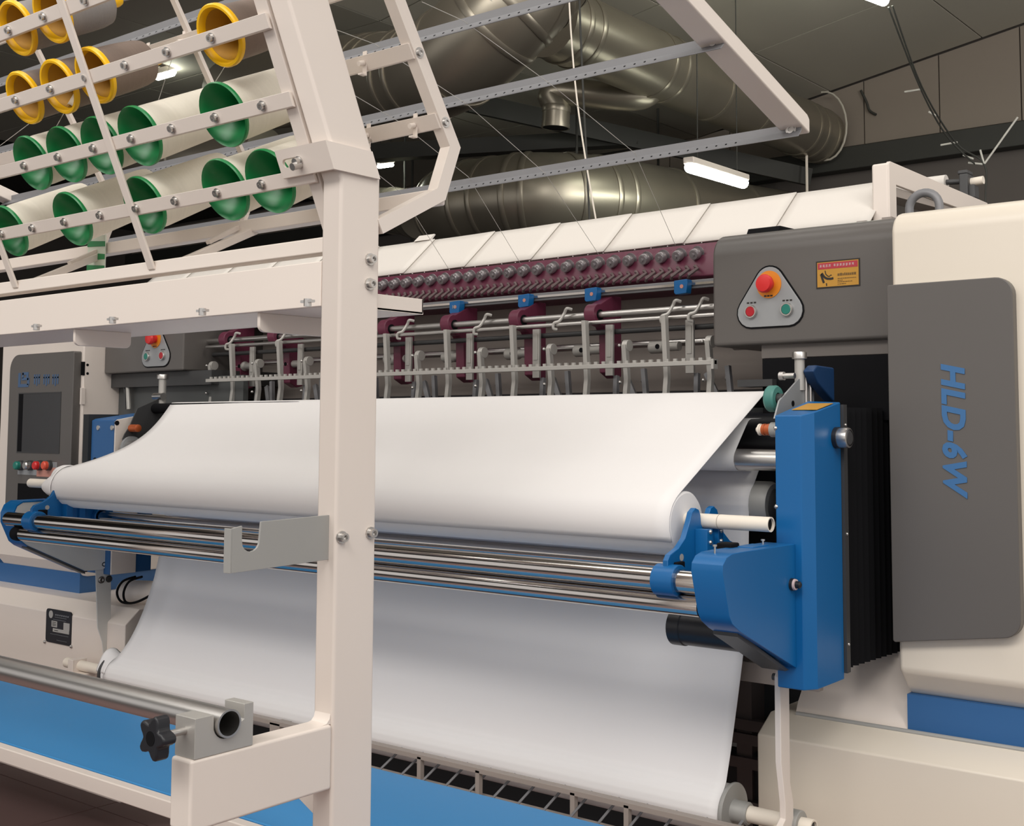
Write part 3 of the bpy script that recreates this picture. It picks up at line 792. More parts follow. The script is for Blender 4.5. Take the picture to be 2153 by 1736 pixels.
# second light sheet round the steel roller
sr = Vector((2.235, at(1580, 966, Y=2.235).z))
pth = [(2.34, at(1575, 884, Y=2.30).z + .005), (2.285, at(1575, 884, Y=2.285).z + .004), (2.274, at(1575, 884, Y=2.274).z - .002)] + [tuple(sr + Vector((math.cos(q), math.sin(q))) * .0245) for q in (R(140), R(165), R(190), R(215), R(240), R(265))] + [(2.30, sr.y - .027), (2.36, sr.y - .02)]
pth = sheet_path(pth); NQ = len(pth)
b = MB()
def s3(s, t):
    k = min(int(t * (NQ - 1)), NQ - 2); p = pth[k].lerp(pth[k + 1], t * (NQ - 1) - k)
    return Vector((FX0 + .05 + (-1.288 - FX0 - .05) * s, p.x, p.y))
b.grid(s3, 6, NQ * 2)
o = b.build('lining_fabric', FABRIC2, solid=.0015, angle=60); tag(o, 'pale lining fabric looped round the steel roller behind the upper sheet', 'fabric')

# ---- right blue column
def colpoly(yf, xl, xr, ch, yb): return [(xl, yf), (xr - ch, yf), (xr, yf + ch), (xr, yb), (xl, yb)]
CY = 2.05
cx0 = at(1631, 1100, Y=CY).x; cxm = at(1686, 1100, Y=CY).x; CXR = at(1715, 1100, Y=CY + .024).x
zb = at(1682, 1451, Y=CY).z; zt0 = at(1672, 873, Y=CY).z
ybk = at(1771, 1100, X=CXR).y
zt1 = at(1764, 846, X=CXR).z
poly = [(cx0, CY), (cxm, CY), (CXR, CY + .024), (CXR, ybk), (cx0, ybk)]
b = MB(); n = len(poly)
zt = [zt0, zt0, zt0 + (zt1 - zt0) * .25, zt1 + .001, zt1 + .004]
b.add([(x, y, zb) for x, y in poly] + [(x, y, z) for (x, y), z in zip(poly, zt)],
      [tuple(range(n))[::-1], tuple(range(n, 2 * n))] + [(i, (i + 1) % n, n + (i + 1) % n, n + i) for i in range(n)])
b.build('blue_column', BLUE, ff, bevel=.0025)
p = at(1748, 864, Z=zt0 + .012)
b = MB(); xs = cxm - .01
def topz(y): return zt0 + (zt1 - zt0) * (y - CY) / (ybk - CY) + .0025
b.add([(xs - .032, CY + .045, topz(CY + .045)), (CXR - .004, CY + .045, topz(CY + .045)), (CXR - .004, CY + .115, topz(CY + .115)), (xs - .032, CY + .115, topz(CY + .115)),
       (xs - .032, CY + .045, topz(CY + .045) + .001), (CXR - .004, CY + .045, topz(CY + .045) + .001), (CXR - .004, CY + .115, topz(CY + .115) + .001), (xs - .032, CY + .115, topz(CY + .115) + .001)],
      [(0, 3, 2, 1), (4, 5, 6, 7), (0, 1, 5, 4), (1, 2, 6, 5), (2, 3, 7, 6), (3, 0, 4, 7)])
b.build('warning_sticker', STICKY, ff)
p = at(1757, 920, X=CXR)
b = MB(); b.lathe((CXR, p.y, p.z), (1, 0, 0), [(0, .021), (.009, .021)], 32, True, True); b.build('push_switch_collar', BLACKP, ff)
b = MB(); b.lathe((CXR + .009, p.y, p.z), (1, 0, 0), [(0, .0195), (.016, .0205), (.020, .0195), (.021, .0165)], 32, True, False); b.build('push_switch_body', STEEL, ff)
b = MB(); b.lathe((CXR + .028, p.y, p.z), (1, 0, 0), [(0, .0165), (.003, .013), (.004, .002)], 32, False, True); b.build('push_switch_cap', GREYD, ff)
for v in (900, 1065):
    p = at(1631, v, Y=CY); b = MB(); b.sphere((cx0 + .001, CY + .002, p.z), .0048); b.build('rivet', STEEL, ff)
# dark edge strip behind column + bellows
b = MB(); b.box(CXR - .012, CXR + .006, ybk, ybk + .016, zb + .012, zt1 - .004); b.build('edge_strip', GREYD, ff)
for v in (893, 1123, 1357):
    p = at(1776, v, X=CXR + .006); b = MB(); b.sphere((CXR + .006, ybk + .008, p.z), .0032); b.build('screw', STEEL, ff)
b = MB(); yy0, yy1 = ybk + .016, 2.52; n = 26; prof = []
for i in range(n + 1):
    y = yy0 + (yy1 - yy0) * i / n; x = CXR - .02 + (.012 if i % 2 else 0.0) + .02 * i / n
    prof.append((x, y))
prof += [(CXR - .09, yy1), (CXR - .09, yy0)]
b.prism('z', prof, zb + .014, 1.385); b.build('bellows', BLACK, ff, angle=10)
# ---- right tube bracket (rounded blue box)
bxr = at(1673, 1250, Y=CY).x; bxl = bxr - .064
def bz(u, v): p = at(u, v, X=bxr); return (p.y, p.z)
y1_, z1_ = bz(1673, 1143)
pf = [(CY, z1_)] + [bz(1560, 1160), bz(1540, 1164), bz(1528, 1172), bz(1520, 1188), bz(1519, 1205), bz(1533, 1295), bz(1540, 1312), bz(1556, 1328)] + [bz(1674, 1404), (CY, bz(1674, 1404)[1])]
b = MB(); b.prism('x', pf, bxl, bxr); b.build('tube_bracket', BLUE, ff, bevel=.002, angle=38)
lo1, lo2 = bz(1556, 1328), bz(1674, 1404)
b = MB(); b.prism('x', [(lo1[0] + .012, lo1[1] - .003), (lo2[0] - .006, lo2[1] - .004), (lo2[0] - .02, lo2[1] - .004), (lo1[0] + .012, lo1[1] - .012)], bxl + .002, bxr - .012); b.build('bracket_lower_lip', GREYD, ff)
p = at(1664, 1228, X=bxr)
b = MB(); b.lathe((bxr, p.y, p.z), (1, 0, 0), [(0, .0115), (.006, .0115)], 24, True, True); b.build('rotary_switch_base', BLACKP, ff)
b = MB(); b.lathe((bxr + .006, p.y, p.z), (1, 0, 0), [(0, .0105), (.004, .0100)], 24, True, True); b.build('rotary_switch_ring', STICKW, ff)
b = MB(); b.lathe((bxr + .010, p.y, p.z), (1, 0, 0), [(0, .007), (.008, .0065), (.010, .004)], 24, True, True); b.build('rotary_switch_knob', BLACKP, ff)
p = at(1590, 1150, X=bxr - .03); b = MB(); b.box(bxr - .055, bxr - .02, p.y - .03, p.y + .03, p.z - .002, p.z + .003); b.build('bracket_top_plate', BLUE, ff, bevel=.001)
for u, v in ((1503, 1152), (1604, 1140)):
    p = at(u, v, X=bxl + .03); b = MB(); b.cyl((p.x, p.y, p.z - .012), (p.x, p.y, p.z + .004), .0018, seg=8); b.lathe((p.x, p.y, p.z + .003), (0, 0, 1), [(0, .004), (.003, .004)], 12, True, True); b.build('pin', STEEL, ff)
p = at(1532, 1148, X=bxl); b = MB(); b.box(bxl - .02, bxl + .012, p.y - .012, p.y + .02, p.z - .03, p.z + .006); b.build('stop_block', BLACK, ff, bevel=.003)
# motor under the bracket
p = at(1490, 1330, Y=1.98); b = MB()
b.lathe((at(1417, 1315, Y=1.98).x, 1.98, p.z + .006), (1, 0, 0), [(0, .030), (.004, .036), (.030, .036), (.032, .034), (.16, .034)], 32, True, True); b.build('motor', BLACKP, ff)
# ---- clamp collars, saddles
def saddle(x, sgn):
    zt = RC.y
    pr = [(1.868, 1.052), (1.868, 1.098), (1.876, 1.108), (1.905, 1.118), (1.928, 1.135), (1.945, 1.165), (1.953, 1.182), (1.966, 1.190), (1.978, 1.186), (1.984, 1.176)]
    pr += [(1.9855, 1.163)] + [(2.0 + .0148 * math.cos(R(a)), RC.y + .006 + .0148 * math.sin(R(a))) for a in (200, 235, 270, 305, 340)] + [(2.0145, 1.163)]
    pr += [(4.0 - y, z) for y, z in pr[9::-1]]
    b = MB(); b.prism('x', pr, x - .006, x + .006); b.build('saddle_plate', BLUE, ff, bevel=.0015)
    b = MB(); b.box(x + sgn * .006, x + sgn * .034, 1.962, 1.982, 1.05, 1.150); b.box(x + sgn * .006, x + sgn * .034, 2.004, 2.022, 1.05, 1.150); b.box(x + sgn * .006, x + sgn * .024, 1.982, 2.004, 1.05, 1.140); b.build('saddle_guide', BLUE, ff, bevel=.001)
    for yy in (1.973, 2.013):
        for zz in (1.145, 1.125):
            b = MB(); b.sphere((x + sgn * .034, yy, zz), .0045); b.build('saddle_screw', STEEL, ff)
    for yy in (1.915, 2.085):
        b = MB(); b.lathe((x + sgn * .0055, yy, 1.1), (sgn, 0, 0), [(0, .0068), (.0008, .0068)], 20, True, True); b.build('saddle_hole', LABELG, ff)
    for (y, z), r in ((TA, .0295), (TC, .026)):
        b = MB(); b.lathe((x - .024, y, z), (1, 0, 0), [(0, .0217), (0, r - .001), (.001, r), (.047, r), (.048, r - .001), (.048, .0217)], 40); b.build('clamp_collar', BLUE, ff)
    b = MB(); b.box(x + sgn * .007, x + sgn * .016, 1.885, 1.912, 1.082, 1.094); b.box(x + sgn * .007, x + sgn * .016, 1.893, 1.912, 1.06, 1.084); b.build('clamp_lever', BLACK, ff, bevel=.002)
saddle(-1.236, 1); saddle(-3.515, 1)
# ---- side plate, knob post, wheels (right)
spx = -1.132
b = MB(); prs = [at(u, v, X=spx) for u, v in ((1629, 880), (1639, 842), (1680, 796), (1712, 790), (1712, 880))]
b.prism('x', [(p.y, p.z) for p in prs], spx - .004, spx); b.build('side_plate', PLATE, ff, bevel=.001)
p = at(1667, 848, X=spx); b = MB(); b.lathe((spx, p.y, p.z), (1, 0, 0), [(0, .006), (.0008, .006)], 20, True, True); b.build('plate_hole', BLACK, ff)
p0, p1 = at(1681, 755, X=spx - .005), at(1682, 800, X=spx - .005)
b = MB(); b.cyl((p0.x, p0.y, p1.z - .02), (p0.x, p0.y, p0.z), .0105, seg=28); b.build('adjusting_post', ALU, ff)
b = MB(); b.lathe((p0.x, p0.y, p0.z), (0, 0, 1), [(0, .014), (.001, .0155), (.013, .0155), (.015, .0145)], 32, True, True); b.build('adjusting_knob', STEEL, ff)
for u in (1694, 1703):
    q0, q1 = at(u, 788, X=spx + .002), at(u + 2, 850, X=spx + .002)
    b = MB(); b.cyl((q0.x, q0.y, q1.z), (q0.x, q0.y, q0.z), .004, seg=12); b.build('guide_rod', CHROME, ff)
p = at(1660, 790, X=spx - .01); b = MB(); b.cyl((p.x - .02, p.y, p.z), (p.x + .012, p.y, p.z), .006, seg=12); b.lathe((p.x - .022, p.y, p.z), (1, 0, 0), [(0, .009), (.010, .009)], 12, True, True); b.build('thumb_screw', STEEL, ff)
p = at(1625, 800, Y=2.42); b = MB(); b.box(p.x - .07, p.x + .02, 2.38, 2.44, p.z - .014, p.z + .002); b.build('sensor_bar', GREYD, ff)
p = at(1628, 838, X=-1.155); b = MB(); b.lathe((-1.168, p.y, p.z), (1, 0, 0), [(0, .012), (0, .024), (.004, .027), (.018, .027), (.022, .024), (.022, .012)], 32); b.build('teal_wheel', TEAL, ff)
b = MB(); b.cyl((-1.168, p.y, p.z), (-1.134, p.y, p.z), .010, seg=16); b.build('wheel_axle', GREYD, ff)
p = at(1607, 903, X=-1.17); b = MB(); b.lathe((-1.187, p.y, p.z), (1, 0, 0), [(0, .005), (.006, .005), (.006, .012), (.010, .012), (.010, .010), (.014, .010)], 20, True, True); b.build('sleeve_end', CARD, ff)
b = MB(); b.lathe((-1.173, p.y, p.z), (1, 0, 0), [(0, .0115), (.006, .0122), (.007, .011), (.014, .0122), (.020, .0115)], 24, True, True); b.build('copper_roller', COPPER, ff)
b = MB(); b.lathe((-1.153, p.y, p.z), (1, 0, 0), [(0, .015), (.03, .015)], 24, True, True); b.build('sleeve_bearing', ALUG, ff)
p = at(1733, 795, X=spx + .03); b = MB(); b.prism('x', [(p.y - .05, p.z + .014), (p.y - .03, p.z + .026), (p.y + .05, p.z + .024), (p.y + .05, p.z - .05), (p.y - .03, p.z - .01)], spx + .005, spx + .030); b.build('blue_motor_cover', NAVY, ff, bevel=.004)
p = at(1785, 800, Y=2.45); b = MB(); b.lathe((p.x - .10, 2.45, p.z), (1, 0, 0), [(0, .02), (.03, .034), (.10, .04), (.18, .032), (.24, .02)], 24, True, True); b.build('drive_housing', GREYD, ff)
# dark backing seen through the gap
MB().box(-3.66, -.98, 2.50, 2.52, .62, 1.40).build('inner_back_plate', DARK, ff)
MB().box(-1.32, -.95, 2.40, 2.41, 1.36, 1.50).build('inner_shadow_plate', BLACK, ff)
# ---- support arm of the lower roll (right)
aL = at(1628, 1550, Y=2.09).x; aR = at(1641, 1550, Y=2.09).x; yB = at(1661, 1550, X=aR).y
zt = at(1634, 1412, Y=2.09).z
b = MB(); b.prism('x', [(2.092, .44), (yB + .012, .44), (yB + .012, .615), (yB, .655), (yB, zt), (2.10, zt), (2.092, zt - .01), (2.092, .70), (2.107, .62), (2.107, .59), (2.092, .58)], aL, aR); b.build('roll_support_arm', CREAM, ff, bevel=.002)
b = MB(); b.lathe((aL - .012, LC.x, LC.y), (1, 0, 0), [(0, .0168), (0, .026), (.002, .028), (.030, .028), (.032, .026), (.032, .0168)], 36); b.build('shaft_collar', ALUG, ff)
b = MB(); b.box(aL - .034, aL - .014, LC.x - .02, LC.x + .02, .44, LC.y - .006); b.build('roll_saddle', CREAM, ff, bevel=.003)
b = MB(); b.box(aL - .03, aL + .02, LC.x - .045, LC.x + .045, .36, .44); b.build('saddle_foot', CREAM, ff, bevel=.003)
p = at(1622, 1424, Y=2.10); b = MB(); b.lathe((aL - .012, 2.11, p.z), (1, 0, 0), [(0, .007), (.014, .007)], 12, True, True); b.build('arm_bolt', GREYD, ff)
MB().box(-1.50, aL + .003, 2.28, 2.30, at(1600, 1437, Y=2.28).z, at(1600, 1395, Y=2.28).z).build('cross_plate', TAUPE, ff, bevel=.002)

# ---- left side counterparts
LBX = -3.66
def lz(u, v): p = at(u, v, X=LBX); return (p.y, p.z)
pf = [lz(118, 1052), lz(48, 1056), lz(36, 1064), lz(29, 1080), lz(29, 1098), lz(46, 1138), lz(56, 1146), lz(178, 1200), lz(215, 1198), lz(240, 1180), lz(262, 1150), lz(262, 1060)]
b = MB(); b.prism('x', pf, LBX - .006, LBX); b.build('bracket_inner_plate', PLATEL, ff, bevel=.001)
rim = pf[:8]
b = MB()
outer = []
for i, p in enumerate(rim):
    d = (Vector(rim[min(i + 1, len(rim) - 1)]) - Vector(rim[max(i - 1, 0)])).normalized()
    outer.append(tuple(Vector(p) + Vector((-d.y, d.x)) * -.004))
b.prism('x', rim + outer[::-1], LBX - .075, LBX + .002); b.build('bracket_rim', BLUE, ff, angle=50)
b = MB(); b.prism('x', pf, LBX - .072, LBX - .066); b.build('bracket_outer_plate', BLUE, ff)
b = MB(); b.prism('x', [lz(56, 1147), lz(178, 1201), lz(178, 1206), lz(56, 1152)], LBX - .03, LBX + .003); b.build('bracket_lower_edge', GREYD, ff)
b = MB(); c0 = lz(205, 1200); b.prism('x', [lz(204, 1195), lz(236, 1180), lz(236, 1330), lz(232, 1380), lz(221, 1380), lz(218, 1350), lz(208, 1320)], LBX - .012, LBX - .007); b.build('roll_support_arm', PLATEL, ff, bevel=.001)
for u, v, m in ((219, 1186, GREYD), (231, 1217, GREYD), (215, 1219, STEEL)):
    p = at(u, v, X=LBX); hexbolt(ff, (LBX - .006, p.y, p.z), (1, 0, 0), .008, .006, m=m)
b = MB(); b.box(LBX - .085, LBX - .055, LC.x - .03, LC.x + .02, LC.y - .03, LC.y + .022); b.box(LBX - .056, LBX + .0, LC.x - .03, LC.x + .02, LC.y - .03, LC.y - .018); b.build('roll_saddle', CREAM, ff, bevel=.003)
# left blue column
LY = 2.20
lx0 = at(192, 920, Y=LY).x; lx1 = at(238, 920, Y=LY).x
zt = at(215, 880, Y=LY).z; zb_ = .86
yb2 = at(292, 920, X=lx1).y
b = MB(); b.prism('x', [(LY, zb_), (yb2 + .06, zb_), (yb2 + .06, zt + .02), (LY + .012, zt), (LY, zt - .006)], lx0, lx1 - .002); b.build('blue_column', BLUE_S, ff, bevel=.002)
b = MB(); b.prism('x', [(LY + .004, zb_), (yb2, zb_), (yb2, zt + .012), (LY + .012, zt - .003), (LY + .004, zt - .01)], lx1 - .002, lx1 + .004); b.build('column_side_plate', CREAM, ff, bevel=.0015)
for u, v, m, Yf in ((207, 899, STEEL, 1), (236, 899, STEEL, 1), (200, 967, BLACK, 1)):
    p = at(u, v, Y=LY); b = MB(); b.lathe((p.x, LY + .001, p.z), (0, -1, 0), [(0, .009), (.004, .008)], 14, True, True); b.build('screw', m, ff)
p = at(246, 889, X=lx1 + .004); b = MB(); b.lathe((lx1 + .003, p.y, p.z), (1, 0, 0), [(0, .008), (.002, .008)], 14, True, True); b.build('screw', BLACK, ff)
MB().box(lx0 - .035, lx0 - .002, LY - .01, 2.30, zb_, zt + .015).build('edge_strip', DARK, ff)
spl = -3.60
b = MB(); prs = [at(u, v, X=spl) for u, v in ((272, 897), (289, 858), (332, 839), (352, 848), (352, 990), (258, 990), (258, 922), (262, 912))]
b.prism('x', [(p.y, p.z) for p in prs], spl - .004, spl); b.build('side_plate', GREYD, ff, bevel=.001)
p0, p1 = at(342, 797, X=spl), at(343, 838, X=spl)
b = MB(); b.cyl((p0.x, p0.y, p1.z - .02), (p0.x, p0.y, p0.z), .0125, seg=28); b.build('adjusting_post', ALU, ff)
b = MB(); b.lathe((p0.x, p0.y, p0.z), (0, 0, 1), [(0, .017), (.001, .019), (.014, .019), (.016, .018)], 32, True, True); b.build('adjusting_knob', STEEL, ff)
b = MB(); q = at(336, 833, X=spl); b.cyl((q.x - .03, q.y, q.z), (q.x + .02, q.y, q.z), .012, seg=14); b.build('thumb_screw', STEEL, ff)
p = at(276, 900, X=spl); b = MB(); b.lathe((spl, p.y, p.z), (1, 0, 0), [(0, .0125), (.04, .0125), (.042, .009)], 24, True, True); b.build('copper_roller', COPPER, ff)
p = at(268, 940, X=spl); b = MB(); b.lathe((spl, p.y + .01, p.z), (1, 0, 0), [(0, .036), (.012, .036), (.012, .02), (.03, .02)], 28, True, True); b.build('roller_bearing', PLATE, ff)

# ---------------------------------------------------------------- needle beam assembly
nb = thing('needle_mechanism', 'maroon needle beam with tension knobs, shafts and levers above the fabric', 'needle mechanism', (-2.5, 2.65, 1.35))
mzt = at(1300, 530, Y=2.62).z; mzb = at(1300, 603, Y=2.58).z
b = MB(); b.prism('x', [(2.62, mzt), (2.72, mzt + .004), (2.72, mzb - .02), (2.60, mzb - .005), (2.578, mzb + .01), (2.585, mzb + .05)], -4.06, -1.43); b.build('maroon_beam', MAROON, nb, bevel=.003)
k0 = None
xk = at(1470, 531, Y=2.60).x
zk = at(1470, 531, Y=2.60).z
for i in range(40):
    x = xk - i * .0528
    if k0 is None:
        dn = Vector((0, -1, -.35)).normalized(); c = Vector((x, 2.598, zk))
        q = MB(); q.lathe(c, dn, [(0, .0165), (.002, .018), (.004, .018), (.004, .012), (.012, .0148), (.024, .0148), (.029, .012), (.029, .005), (.034, .004)], 20, True, True)
        k0 = q.build('tension_knob', KNOB, nb); kx = x; kl = k0.location.copy()
        q = MB(); c = Vector((x, 2.588, zk - .040))
        q.tube([c, c + Vector((.002, -.012, .002)), c + Vector((.018, -.024, -.006)), c + Vector((-.006, -.028, -.020)), c + Vector((-.014, -.018, -.026))], .0048, 6)
        h0 = q.build('thread_hook', HOOK, nb); hl = h0.location.copy()
        o = h0.copy(); COL.objects.link(o); o.location = hl + Vector((-.0264, 0, 0))
        q = MB(); q.sphere((x + .004, 2.606, zk + .026), .0022, 8, 6); n0 = q.build('pin', STEEL, nb); nl = n0.location.copy()
    else:
        for src, l in ((k0, kl), (h0, hl), (n0, nl), (h0, hl + Vector((-.0264, 0, 0)))):
            o = src.copy(); COL.objects.link(o); o.location = l + Vector((x - kx, 0, 0))
# shafts
def zz(u, v, Y): return at(u, v, Y=Y).z
sh1 = zz(1400, 652, 2.50); sh2 = zz(1400, 668, 2.47); sh3 = zz(1100, 736, 2.60); rz = zz(1400, 602, 2.55); cbz = zz(1320, 768, 2.42)
MB().box(-4.0, -1.42, 2.548, 2.556, rz - .011, rz + .011).build('slide_rail', GALV, nb, bevel=.002)
MB().box(-4.0, -1.42, 2.542, 2.548, rz - .003, rz + .003).build('slide_rail_lip', CHROME, nb)
for (y, z, r, n) in ((2.50, sh1, .0085, 'upper_shaft'), (2.47, sh2, .0055, 'thin_rod'), (2.60, sh3, .0095, 'lower_shaft'), (2.52, sh1 - .045, .007, 'dark_rod')):
    b = MB(); b.cyl((-3.62 if n != 'thin_rod' else -3.52, y, z), (-1.40, y, z), r, seg=20); b.build(n, STEEL if n != 'dark_rod' else GREYD, nb)
# maroon shaft brackets
def mbr(x):
    z = sh1
    prof = [(2.475, z - .004)] + arc((2.50, z + .004), .026, 190, 80, 8) + [(2.56, z + .055), (2.60, z + .055), (2.60, z - .16), (2.575, z - .165), (2.545, z - .15), (2.542, z - .05), (2.525, z - .03), (2.50, z - .024), (2.482, z - .018)]
    b = MB(); b.prism('x', prof, x - .017, x + .017); return b.build('shaft_bracket', MAROON, nb, bevel=.003)
def bearing(x):
    b = MB(); b.lathe((x + .016, 2.502, sh1), (1, 0, 0), [(0, .0145), (.003, .0145), (.003, .009)], 20, True, True); return b.build('bracket_bore', BLACK, nb)
XBR = [-1.875 - .262 * i for i in range(7)] + [-1.30]
src = None
for x in XBR:
    if x == -1.30:
        b = MB(); b.prism('x', [(2.44, 1.375), (2.44, 1.50), (2.46, 1.545), (2.56, 1.545), (2.56, 1.40), (2.53, 1.365), (2.47, 1.36)], x - .03, x + .03); b.build('shaft_bracket', MAROON, nb, bevel=.004)
        b = MB(); b.cyl((x + .03, 2.49, 1.43), (x + .32, 2.49, 1.43), .035, seg=28); b.build('drive_drum', BLACK, nb)
    else:
        mbr(x); bearing(x)
# S hooks on the thin rod
for (u, v) in ((850, 690), (1012, 683), (1180, 668), (1408, 652), (487, 716), (594, 706), (1466, 650)):
    p = at(u, v, Y=2.47)
    b = MB(); x = p.x
    b.tube(spline([(x + .02, 2.49, sh1 + .018), (x + .012, 2.478, sh1 + .020), (x + .004, 2.478, sh1 + .008), (x - .004, 2.468, sh2 + .010), (x - .018, 2.462, sh2 + .004), (x - .020, 2.462, sh2 - .010), (x - .014, 2.470, sh2 - .012)], 4), .0042, 8); b.build('rod_hook', ALU, nb)
# comb bar with teeth
MB().box(-3.44, -1.455, 2.412, 2.424, cbz - .0055, cbz + .0055).build('comb_bar', ALU, nb, bevel=.001)
b = MB(); x = -3.42
while x < -1.47:
    b.box(x, x + .010, 2.414, 2.420, cbz + .0055, cbz + .012); x += .024
b.build('comb_teeth', ALU, nb)['kind'] = 'stuff'
MB().box(-1.462, -1.455, 2.408, 2.428, cbz - .016, cbz + .008).build('comb_end', ALU, nb)
# levers
def dogleg(x, ztop, name, y=2.44):
    zb_ = TOP.y - .06
    prof = [(y - .004, ztop), (y + .012, ztop), (y + .022, cbz - .03), (y + .010, zb_), (y - .006, zb_), (y + .008, cbz - .03)]
    b = MB(); b.prism('x', prof, x - .0065, x + .0065); return b.build(name, ALU, nb, bevel=.001)
for x in [-1.62 - .2475 * i for i in range(8)]:
    dogleg(x, sh2 + .004, 'long_lever', 2.445)
    b = MB(); b.box(x + .028, x + .052, 2.50, 2.508, cbz - .02, sh2 - .005); b.box(x + .033, x + .047, 2.498, 2.50, sh2 - .09, sh2 - .02); b.build('lever_guide', ALU, nb, bevel=.001)
    b = MB(); b.bar((x + .05, 2.52, cbz - .02), (x + .06, 2.50, TOP.y - .06), .012, .012); b.bar((x + .06, 2.55, cbz - .02), (x + .15, 2.50, TOP.y - .06), .014, .012); b.build('rear_link', GALV, nb)
for x in [-1.50 - .2475 * i for i in range(9)]:
    dogleg(x, sh3 - .01, 'crank_lever', 2.455)
    b = MB(); zc = sh3 - .012
    b.lathe((x - .008, 2.47, zc), (1, 0, 0), [(0, .015), (.016, .015)], 20, True, True); b.build('crank_head', ALU, nb, bevel=.001)
    b = MB(); b.lathe((x + .01, 2.56, zc), (1, 0, 0), [(0, .014), (.004, .017), (.045, .017), (.05, .012), (.09, .012)], 20, True, True); b.build('crank_boss', ALU, nb)
    b = MB(); b.lathe((x + .043, 2.55, zc), (0, -1, 0), [(0, .0065), (.008, .0065)], 12, True, True); b.build('boss_screw', BLACK, nb)
    b = MB(); b.sphere((x - .012, 2.452, zc), .0045, 10, 6); b.sphere((x - .010, 2.452, cbz - .04), .0048, 10, 6); b.sphere((x + .028, 2.50, cbz - .035), .007, 10, 6); b.build('lever_pin', STEEL, nb)
    b = MB(); b.bar((x + .03, 2.50, cbz - .005), (x + .05, 2.49, TOP.y - .06), .012, .012); b.build('rear_link', GALV, nb)
# blue sensors
for k, (u, v) in enumerate(((962, 646), (1107, 632), (1248, 619), (1437, 603))):
    p = at(u, v, Y=2.535)
    b = MB(); b.prism('y', [(p.x - .021, p.z - .015), (p.x - .016, p.z - .020), (p.x + .016, p.z - .018), (p.x + .020, p.z + .010), (p.x + .018, p.z + .018), (p.x - .021, p.z + .016)], 2.522, 2.546)
    o = b.build('blue_sensor', BLUE, nb, bevel=.002)
    b = MB(); b.lathe((p.x + .003, 2.5225, p.z), (0, -1, 0), [(0, .0052), (.0015, .0052)], 14, True, True); b.build('sensor_dot', PINK, o)
    if k == 0: textmesh('10', .013, LABELG, nb, 'sensor_number', (p.x - .002, 2.5205, p.z), (1, 0, 0), (0, 0, 1), bold=.0004, depth=.0003)
# back plates
MB().box(-4.05, -1.0, 2.73, 2.76, 1.44, mzb).build('rear_plate', TAUPE, nb)
MB().box(-4.05, -1.0, 2.70, 2.75, 1.28, 1.40).build('lower_rear_plate', mat('slate_grey_paint', (112, 121, 124), .5), nb, bevel=.01)
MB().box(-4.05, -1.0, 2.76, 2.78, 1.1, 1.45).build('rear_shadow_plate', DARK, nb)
MB().cyl((-3.9, 2.66, 1.42), (-1.1, 2.66, 1.42), .02, seg=20).build('dark_rod', BLACKP, nb)

# ---------------------------------------------------------------- quilted white board above
qb = thing('quilted_board', 'white quilted fabric panel with diagonal folds behind the maroon beam', 'quilted panel', (-2.5, 2.7, 1.82))
qz0 = at(1300, 527, Y=2.63).z; qz1 = at(1300, 455, Y=2.77).z
qx1 = at(1848, 430, Y=2.77).x + .035
x = qx1; i = 0
while x > -4.2:
    w_ = .262; xa = x - w_; q = MB()
    pts_ = []
    def pan(s, t, xa=xa, w_=w_):
        bump = .006 * (s ** 2)
        return Vector((xa - .004 + (w_ + .006) * s, 2.63 + .14 * t - bump * .55, qz0 + (qz1 - qz0) * t + bump * .35))
    q.grid(pan, 8, 6); q.build('quilt_fold', BOARD, qb, solid=.003, angle=60)
    x -= w_; i += 1
MB().add([(-4.2, 2.65, qz0 - .008), (qx1, 2.65, qz0 - .008), (qx1, 2.79, qz1 - .008), (-4.2, 2.79, qz1 - .008)], [(0, 1, 2, 3)]).build('backing_sheet', BOARD, qb, solid=.004)
p = at(893, 514, Y=2.77)
b = MB(); b.prism('x', [(2.76, qz1 + .002), (2.772, qz1 + .002), (2.79, qz1 + .022), (2.785, qz1 + .024)], p.x - .04, p.x + .03); b.build('paper_tab', BOARD, qb)
# ================================================================== RIGHT DRIVE CABINET
CYF = 2.32
dc = thing('drive_cabinet', 'ivory drive cabinet with charcoal door at the right end of the machine', 'cabinet', (-.75, 2.6, 0))
cxl = at(1880, 900, Y=CYF).x
ztop = at(1890, 441, Y=CYF).z
zlow = at(1895, 1409, Y=CYF).z; zlow2 = at(1908, 1456, Y=CYF + .05).z
CXE = -.25
prof = [(CYF, zlow), (CYF + .05, zlow2), (3.2, zlow2), (3.2, ztop)] + arc((CYF + .05, ztop - .05), .05, 90, 180, 8)
b = MB(); b.prism('x', prof, cxl, CXE); b.build('cabinet_body', CREAM2, dc, bevel=.010, bseg=3)
dy = CYF - .022
dx0 = at(1869, 900, Y=dy).x; dx1 = at(2136, 900, Y=dy).x; dz1 = at(1869, 599, Y=dy).z; dz0 = at(1884, 1350, Y=dy).z
dzr = at(2120, 1343, Y=dy).z
dpts = [(dx0, dz1 - .003), (dx0, dz0 + .003), (dx0 + .004, dz0)] + arc((dx1 - .036, dzr + .036), .036, 275, 360, 7) + arc((dx1 - .034, dz1 - .034), .034, 0, 90, 7) + [(dx0 + .003, dz1)]
b = MB(); b.prism('y', dpts, dy, CYF + .004); b.build('charcoal_door', GREY, dc, bevel=.003)
c = at(2003, 897, Y=dy - .001)
t0 = at(2004, 768, Y=dy).z - at(2004, 1043, Y=dy).z
textmesh('HLD-6W', .0625, BLUEINK, dc, 'model_lettering', c, (0, 0, -1), (1, 0, 0), bold=.0026, shear=.22, depth=.0006, spacing=1.08)
SKX = at(1908, 1500, Y=CYF + .032).x
